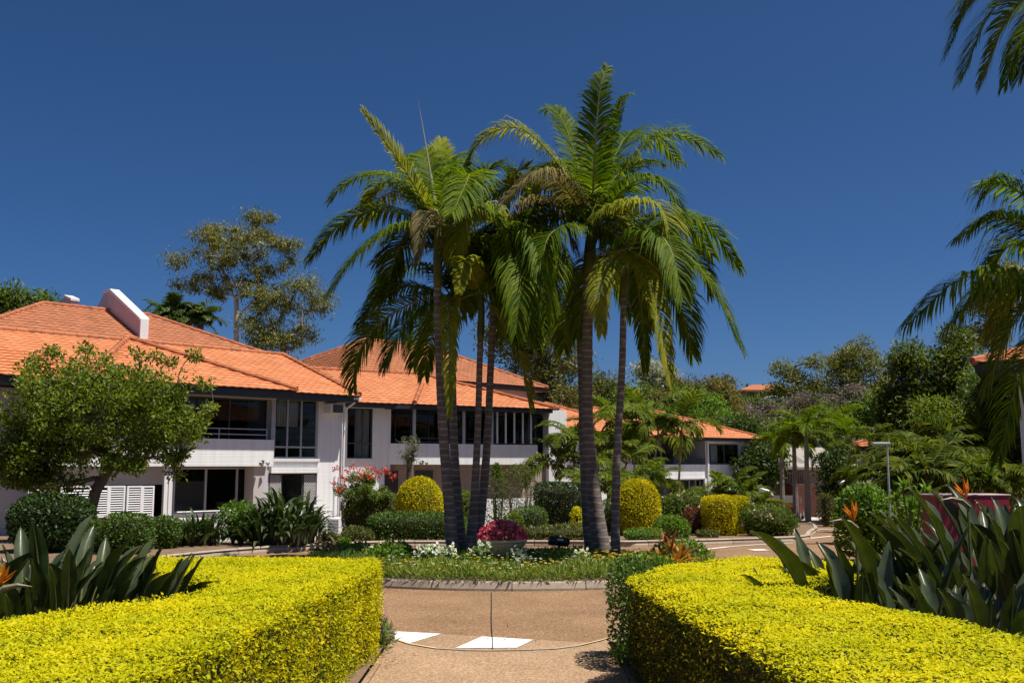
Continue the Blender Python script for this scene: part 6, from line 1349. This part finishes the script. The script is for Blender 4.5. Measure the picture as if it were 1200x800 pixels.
# street palms far down the road
for i, (px, Y, top, L_, lab) in enumerate([(930, 46, (929, 505), 1.6, 'street palm with straight trunk before the brick house'), (944, 44, (946, 497), 1.8, 'taller street palm before the brick house skylights'), (914, 52, (915, 512), 1.7, 'street palm with drooping fronds near the white van'), (975, 50, (978, 492), 1.7, 'street palm rising over the dark conifer'), (998, 46, (998, 508), 1.5, 'street palm near the orange roof corner')]):
    cane(lab, px, 0, Y, stems_to([top], Y, px, L_ * .6), L_, 15, 340 + i, name='street_palm', trunk='bark_grey', tr=.11, mat='palm_leaf', lean=0, group=None)
# conifer-like dark shrub by the road
bgtree('conifer', 'dark narrow conifer beside the street palms', 977, 40, [(977, 560, 38, 60), (976, 535, 24, 30), (978, 590, 34, 40)], 46, .42, 'leaf_dark', 'bark', .16, 130, r0=.1)
pbush('shrub', 'olive columnar shrub at the road bend', 'shrub', 959, 975, 579, 612, 38, .6, 900, .10, .04, 'leaf_olive', amp=.08)
# lush shrubs behind the right birds of paradise
pbush('shrub', 'bright leafy shrub beside the lamp post', 'shrub', 982, 1042, 571, 612, 17, .9, 3600, .10, .04, 'leaf_bright', amp=.14, inner=.25)
pbush('shrub', 'bright leafy shrub left of the maroon cabinet', 'shrub', 1036, 1096, 582, 620, 16.8, .9, 3000, .09, .04, 'leaf_bright', amp=.12, inner=.2)
yd = 15.6; xd = at(1068, 590, yd)[0]; dr_ = thing('dracaena', 'light green dracaena rosettes above the leafy shrub', 'plant', (xd, yd, .09))
for k, (px, py) in enumerate([(1058, 566), (1078, 577), (1086, 570), (1066, 590), (1050, 580)]):
    p = at(px, py + 8, yd); MB().tube([(0, 0, 0), (p[0] - xd, 0, p[2] - .09)], .015, 6).build('stem', 'stalk', dr_); rosette(dr_, (p[0] - xd, 0, p[2] - .09), 16, .24, .06, 'leaf_bright', 80 + k, (5, 85))
# ------------------------------------------------------------------ trees behind
g = None
bgtree('gum_tree', 'tall open gum tree with pale forked trunk behind the mauve fin', 280, 75, [(250, 272, 62, 40), (302, 262, 44, 48), (330, 292, 42, 46), (215, 302, 52, 26), (262, 308, 50, 30), (305, 312, 40, 30), (232, 335, 40, 20), (345, 280, 24, 30), (208, 330, 14, 14), (335, 312, 26, 20), (255, 330, 70, 50), (300, 340, 60, 60), (275, 290, 120, 60)], 130, .85, 'leaf_gum', 'bark_pale', .24, 165, r0=.2, wr=.30, droop=.7, dens_in=1.0, minr=.028)
bgtree('gum_tree', 'lower rounded gum tree right of the tall open gum', 330, 70, [(352, 348, 60, 60), (318, 345, 40, 50), (372, 350, 36, 40), (340, 392, 80, 60), (300, 385, 60, 60)], 90, 1.05, 'leaf_gum', 'bark_grey', .22, 150, r0=.22, wr=.32, droop=.6, dens_in=.9, minr=.03)
x = at(222, 400, 60)[0]; palm('dark feathery palm clump behind the mauve fin', (x, 60, Hf(x, 60)), stems_to([(198, 374), (212, 366), (226, 368), (242, 376), (230, 384), (206, 384)], 60, 222), 1.7, 16, 'leaf_dark', 'feather_palm', seed=401, trunk='bark_grey', tr=.12, lean=0)
bgtree('round_tree', 'leafy tree at the rear roof corner', 15, 58, [(5, 352, 60, 40), (30, 352, 44, 36), (62, 355, 26, 16), (0, 375, 60, 40)], 34, .9, 'leaf_mid', 'bark', .24, 150, r0=.3)
x = at(243, 400, 45)[0]; palm('fern fronds showing above the front roof ridge', (x, 45, Hf(x, 45)), stems_to([(236, 406), (252, 404)], 45, 243), .8, 12, 'cane_leaf', 'tree_fern', seed=403, trunk='bark', tr=.09, lean=0)
bgtree('norfolk_pine', 'dark pine tip behind the rear hip roof', 438, 85, [(440, 385, 30, 26), (441, 366, 16, 16), (440, 405, 36, 20)], 26, .8, 'leaf_dark', 'bark', .25, 140, r0=.3)
bgtree('gum_tree', 'broad olive gum tree behind the palm cluster', 640, 66, [(625, 410, 110, 90), (590, 385, 70, 60), (655, 440, 80, 80), (640, 370, 70, 60), (665, 480, 60, 40), (600, 350, 60, 40)], 120, 1.15, 'leaf_olive', 'bark_grey', .28, 150, r0=.4, wr=.35, minr=.04)
bgtree('round_tree', 'leafy tree beside the end wall of the rear hip house', 668, 58, [(668, 470, 50, 50), (655, 500, 50, 40), (680, 500, 40, 50)], 40, .8, 'leaf_olive', 'bark', .2, 140, r0=.25)
GT = None
for i, (px, Y, bl, mat, lab) in enumerate([
  (720, 95, [(715, 452, 50, 36), (700, 470, 50, 40)], 'leaf_olive', 'grey olive tree behind the white blossom tree'),
  (768, 92, [(766, 438, 52, 30), (770, 452, 40, 20)], 'leaf_white', 'tree covered in white blossom behind the cane palms'),
  (800, 84, [(790, 458, 60, 36), (815, 455, 60, 30), (775, 475, 60, 40)], 'leaf_rust', 'rust tinged tree behind the white hip roofed house'),
  (838, 86, [(838, 462, 50, 40), (850, 480, 50, 40)], 'leaf_rust', 'bronze green tree left of the lilac trees'),
  (812, 78, [(810, 472, 60, 36), (830, 488, 70, 36), (790, 485, 60, 30)], 'leaf_bright', 'bright green tree rising over the hip roof ridge'),
  (742, 70, [(745, 470, 60, 44), (725, 490, 60, 50), (760, 490, 50, 50)], 'leaf_mid', 'mid green tree above the link roof'),
  (855, 70, [(862, 500, 60, 30), (880, 515, 60, 40)], 'leaf_dark', 'dark tree at the corner of the white hip roofed house'),
  (892, 64, [(895, 540, 50, 60), (880, 560, 40, 50)], 'leaf_dark', 'dark tree behind the white van')]):
    bgtree('round_tree', lab, px, Y, bl, 34, 1.0, mat, 'bark', .26, 170, r0=.3, group=GT)
for i, (px, Y, bl, mat, lab, n) in enumerate([
  (872, 140, [(872, 490, 50, 26), (860, 480, 34, 24)], 'leaf_jacaranda', 'lilac jacaranda below the hill house', 26), (900, 142, [(898, 483, 48, 26), (915, 490, 40, 24)], 'leaf_jacaranda', 'lilac jacaranda right of the hill house', 26),
  (938, 138, [(938, 476, 30, 22)], 'leaf_jacaranda', 'small lilac jacaranda below the feathery gum', 12), (978, 130, [(978, 477, 28, 16), (1002, 464, 34, 20)], 'leaf_jacaranda', 'violet jacaranda under the big hill tree', 20),
  (925, 150, [(920, 432, 40, 26), (950, 428, 30, 26), (930, 455, 60, 34), (955, 450, 40, 40)], 'leaf_gum', 'feathery gum tree on the hill', 40), (1005, 135, [(1005, 420, 74, 46), (985, 440, 50, 50), (1025, 445, 56, 50), (1000, 465, 80, 40)], 'leaf_gum', 'big rounded hill tree', 75),
  (960, 120, [(960, 490, 60, 30), (930, 500, 70, 30)], 'leaf_olive', 'olive tree on the slope below the hill', 30), (905, 125, [(900, 505, 60, 26), (880, 510, 50, 26)], 'leaf_olive', 'low olive tree below the lilac jacarandas', 26),
  (1010, 110, [(1010, 490, 70, 36), (1030, 480, 50, 40)], 'leaf_mid', 'green tree below the big hill tree', 34), (845, 130, [(845, 455, 30, 30), (852, 470, 40, 30)], 'leaf_rust', 'small bronze tree left of the hill house', 16),
  (885, 145, [(885, 474, 60, 14), (915, 478, 50, 14)], 'leaf_mid', 'green treetops before the hill houses', 22)]):
    bgtree('hill_tree', lab, px, Y, bl, n, 1.7, mat, 'bark_grey', .42, 150, r0=.4, minr=.06)
bgtree('dense_tree', 'dense dark glossy tree with pointed tops behind the pavilion', 1100, 44, [(1060, 470, 70, 80), (1068, 425, 44, 60), (1115, 440, 70, 80), (1120, 405, 36, 40), (1100, 490, 110, 70), (1140, 480, 60, 80), (1045, 500, 50, 60)], 120, .75, 'leaf_dense', 'bark', .20, 230, r0=.3)
bgtree('dense_tree', 'lighter leafy tree in front of the dense dark tree', 1118, 38, [(1120, 490, 80, 70), (1095, 510, 60, 50), (1140, 455, 40, 40)], 50, .5, 'leaf_tree', 'bark', .15, 170, r0=.2)
bgtree('gum_tree', 'thin gum tree above the pavilion roof', 1170, 60, [(1165, 350, 60, 60), (1185, 320, 40, 30), (1150, 390, 60, 40)], 34, .8, 'leaf_gum', 'bark_grey', .25, 110, r0=.25)
bgtree('dense_tree', 'dark leafy tree under the pavilion eave', 1165, 28, [(1165, 470, 60, 60), (1180, 520, 50, 60), (1140, 530, 60, 50)], 46, .45, 'leaf_dark', 'bark', .14, 170, r0=.18)
bgtree('dense_tree', 'dark shady tree left of the corner house', 1035, 55, [(1040, 530, 60, 60), (1060, 550, 60, 50)], 34, .8, 'leaf_dark', 'bark', .2, 170, r0=.2)
bgtree('dense_tree', 'shady tree filling the gap beneath the pavilion', 1085, 34, [(1080, 550, 80, 50), (1130, 555, 80, 50), (1180, 555, 60, 50)], 60, .6, 'leaf_dark', 'bark', .16, 170, r0=.2)
# far wood along the rise, too far off to count
q = np.c_[rng.uniform(-160, 220, 1500), rng.uniform(170, 260, 1500)]; P_ = []; 
for x, y in q:
    hh = rng.uniform(2, 6); n = 26; P_.append(np.array([x, y, Hf(x, y) + hh * .5]) + rdir(n) * np.array([2.6, 2.6, hh * .5]) * rng.random((n, 1)) ** .4)
P_ = np.concatenate(P_); o = leaves('far_wood', P_, rdir(len(P_)), rdir(len(P_)) + np.array([0, 0, 1.]), 1.1, .8, 'leaf_olive'); tag(o, 'far wooded rise on the skyline', 'wood')

# ------------------------------------------------------------------ objects
mx, my = at(1141, 600, 14.2)[0], 14.2; mt = at(1141, 579, 14.2)[2]
mc = thing('cabinet', 'maroon metal cabinet behind the bird of paradise leaves', 'cabinet', (mx, my, .09), math.radians(6)); hw_ = 44 / F * 14.2
for s in (-1, 1): MB().box(min(0, s * hw_) + .004, max(0, s * hw_) - .004, -.02, .0, .06, mt - .12).build('door', 'maroon', mc, bevel=.004)
MB().box(-hw_, hw_, .001, .42, 0, mt - .111).build('body', 'maroon', mc, bevel=.006); MB().box(-hw_ - .02, hw_ + .02, -.03, .45, mt - .11, mt - .09).build('lid', 'maroon_top', mc, bevel=.004)
MB().box(.03, .05, -.045, -.021, .55, .68).build('handle', 'steel', mc)
# lamp post
Yl = 15.8; xb, xt = at(1043, 600, Yl), at(1039, 522, Yl); gz = .09
lp = thing('lamp_post', 'slim grey lamp post above the bright leafy shrub', 'lamp post', (xb[0], Yl, gz)); zt = at(1039, 521, Yl)[2] - gz
MB().tube([(0, 0, 0), (0, 0, .3), (0, 0, zt)], [.03, .02, .016], 10).build('pole', 'steel', lp)
MB().box(-.24, .04, -.06, .06, zt, zt + .04).build('lamp_head', 'steel', lp, bevel=.015); MB().box(-.21, -.06, -.05, .05, zt - .012, zt - .001).build('lens', 'lamp_lens', lp)
for i, (px, yt, Y, lab) in enumerate([(988, 564, 34, 'bollard light beside the dark conifer'), (1003, 545, 36, 'taller bollard light near the corner house post')]):
    p = at(px, yt, Y); g = Hf(p[0], Y) + .08; t = thing('bollard_light', lab, 'light', (p[0], Y, g), group='bollard lights along the road'); h = p[2] - g
    MB().tube([(0, 0, 0), (0, 0, h - .1)], .06, 10).build('post', 'steel', t); MB().lathe((0, 0, h - .1), [(.06, 0), (.16, .02), (.16, .08), (.10, .14)], 14).build('lamp_head', 'frame_white', t)
# overhead cables
cb = thing('power_cable', 'twin overhead cables crossing before the lilac trees', 'cable', tuple(at(830, 483, 100)))
b0 = at(830, 483, 100)
for k in (0, 1):
    a, b = at(790, 480 + 2 * k, 104), at(1120, 500 + 5 * k, 62); MB().tube([a * (1 - s) + b * s - np.array([0, 0, 2.6 * s * (1 - s)]) - b0 for s in np.linspace(0, 1, 14)], .035, 5).build('wire', 'cable', cb)
for (px, Y, lab) in ((790, 104, 'timber cable pole among the rust tinged trees'), (1120, 62, 'timber cable pole behind the dense dark tree')):
    p = at(px, 478 if px < 900 else 497, Y); g = Hf(p[0], Y); up_ = thing('utility_pole', lab, 'pole', (p[0], Y, g)); MB().tube([(0, 0, -.2), (0, 0, p[2] - g + .3)], [.15, .11], 8).build('pole', 'bark_grey', up_); MB().box(-.9, .9, -.06, .06, p[2] - g - .05, p[2] - g + .07).build('crossarm', 'bark_grey', up_)
# vehicles
def wheel(t, x, y, r=.31):
    w = MB().tube([(0, -.1, 0), (0, .1, 0)], r, 18).build('wheel', 'rubber', t, (x, y, r)); MB().tube([(0, -.105, 0), (0, .105, 0)], r * .6, 12).build('rim', 'steel', w)
def prof_body(t, name, prof, w, mat, x0=0):
    n = len(prof); V = [(x, -w/2, z) for x, z in prof] + [(x, w/2, z) for x, z in prof]; Fc = [tuple(range(n - 1, -1, -1)), tuple(range(n, 2*n))] + [(i, (i+1) % n, n + (i+1) % n, n + i) for i in range(n)]
    o = put(name, mk(name, V, Fc), mat, t); m = o.modifiers.new('b', 'BEVEL'); m.width = .06; m.segments = 3; m.limit_method = 'ANGLE'; return o
p = at(874, 580, 60); g = Hf(p[0], 60) + .0
van = thing('parked_van', 'white van parked behind the bright cane palms', 'van', (p[0], 60, g), math.radians(-12))
prof_body(van, 'body', [(-2.2, .3), (2.0, .3), (2.15, .7), (1.95, 1.0), (1.35, 1.75), (1.0, 1.85), (-2.1, 1.85), (-2.25, 1.0)], 1.7, 'car_white')
for s in (-1, 1):
    MB().poly([(.75, s * .856, 1.05), (1.55, s * .856, 1.05), (1.20, s * .856, 1.62), (.75, s * .856, 1.62)][::s]).build('side_window', 'interior', van); MB().box(1.5, 1.62, s * .95 - .08, s * .95 + .08, 1.1, 1.3).build('mirror', 'black_plastic', van)
    for x in (-1.3, 1.35): wheel(van, x, s * .78)
MB().poly([(1.98, -.7, 1.06), (1.98, .7, 1.06), (1.46, .66, 1.68), (1.46, -.66, 1.68)]).build('windscreen', 'interior', van, (.02, 0, .02))
for s in (-1, 1): MB().box(2.08, 2.16, s * .6 - .13, s * .6 + .13, .72, .88).build('headlight', 'lamp_lens', van)
p = at(921, 585, 57); g = Hf(p[0], 57)
car = thing('parked_car', 'dark red car parked beside the white van', 'car', (p[0], 57, g), math.radians(70))
prof_body(car, 'body', [(-1.9, .25), (1.9, .25), (1.98, .6), (1.8, .82), (1.0, .92), (.45, 1.38), (-1.1, 1.42), (-1.75, .98), (-1.95, .8)], 1.66, 'car_red')
for s in (-1, 1):
    MB().poly([(-1.2, s * .836, .95), (.75, s * .836, .95), (.40, s * .836, 1.30), (-1.0, s * .836, 1.32)][::s]).build('side_window', 'interior', car)
    for x in (-1.2, 1.25): wheel(car, x, s * .76, .30)
MB().poly([(.98, -.66, .97), (.98, .66, .97), (.50, .6, 1.36), (.50, -.6, 1.36)]).build('windscreen', 'interior', car, (.02, 0, .03))
MB().poly([(-1.72, .66, 1.0), (-1.72, -.66, 1.0), (-1.15, -.6, 1.40), (-1.15, .6, 1.40)]).build('rear_window', 'interior', car, (-.02, 0, .03))
for s in (-1, 1): MB().box(1.88, 1.965, s * .6 - .13, s * .6 + .13, .58, .70).build('headlight', 'lamp_lens', car); MB().box(-1.99, -1.93, s * .65 - .1, s * .65 + .1, .75, .9).build('tail_light', 'maroon', car)

# fallen leaves along the kerbs and at the hedge feet
q = []
while len(q) < 260:
    a = rng.uniform(200, 340); r = 1 - abs(rng.normal(0, .06)); p = (OC_[0] + OR * r * math.cos(math.radians(a)), OC_[1] + ORY * r * math.sin(math.radians(a)))
    if rng.random() < .45: a = rng.uniform(180, 360); r = 1 + abs(rng.normal(0, .07)); p = (RC[0] + IR[0] * r * math.cos(math.radians(a)), RC[1] + IR[1] * r * math.sin(math.radians(a)))
    q.append((p[0], p[1], .020))
for i in range(90):
    y = rng.uniform(4, 9); sx = rng.choice([-1, 1]); x = (XR - abs(rng.normal(0, .10))) if sx > 0 else (XL + abs(rng.normal(0, .10))); q.append((x, y, .024))
q = np.array(q); D_ = rdir(len(q)) * np.array([1, 1, .15]); o = leaves('leaf_litter', q, D_, np.tile([0, 0, 1.], (len(q), 1)) + rdir(len(q)) * .25, rng.uniform(.02, .05, len(q)), .018, 'palm_dead'); tag(o, 'dry fallen leaves scattered along the kerbs', 'leaf litter')
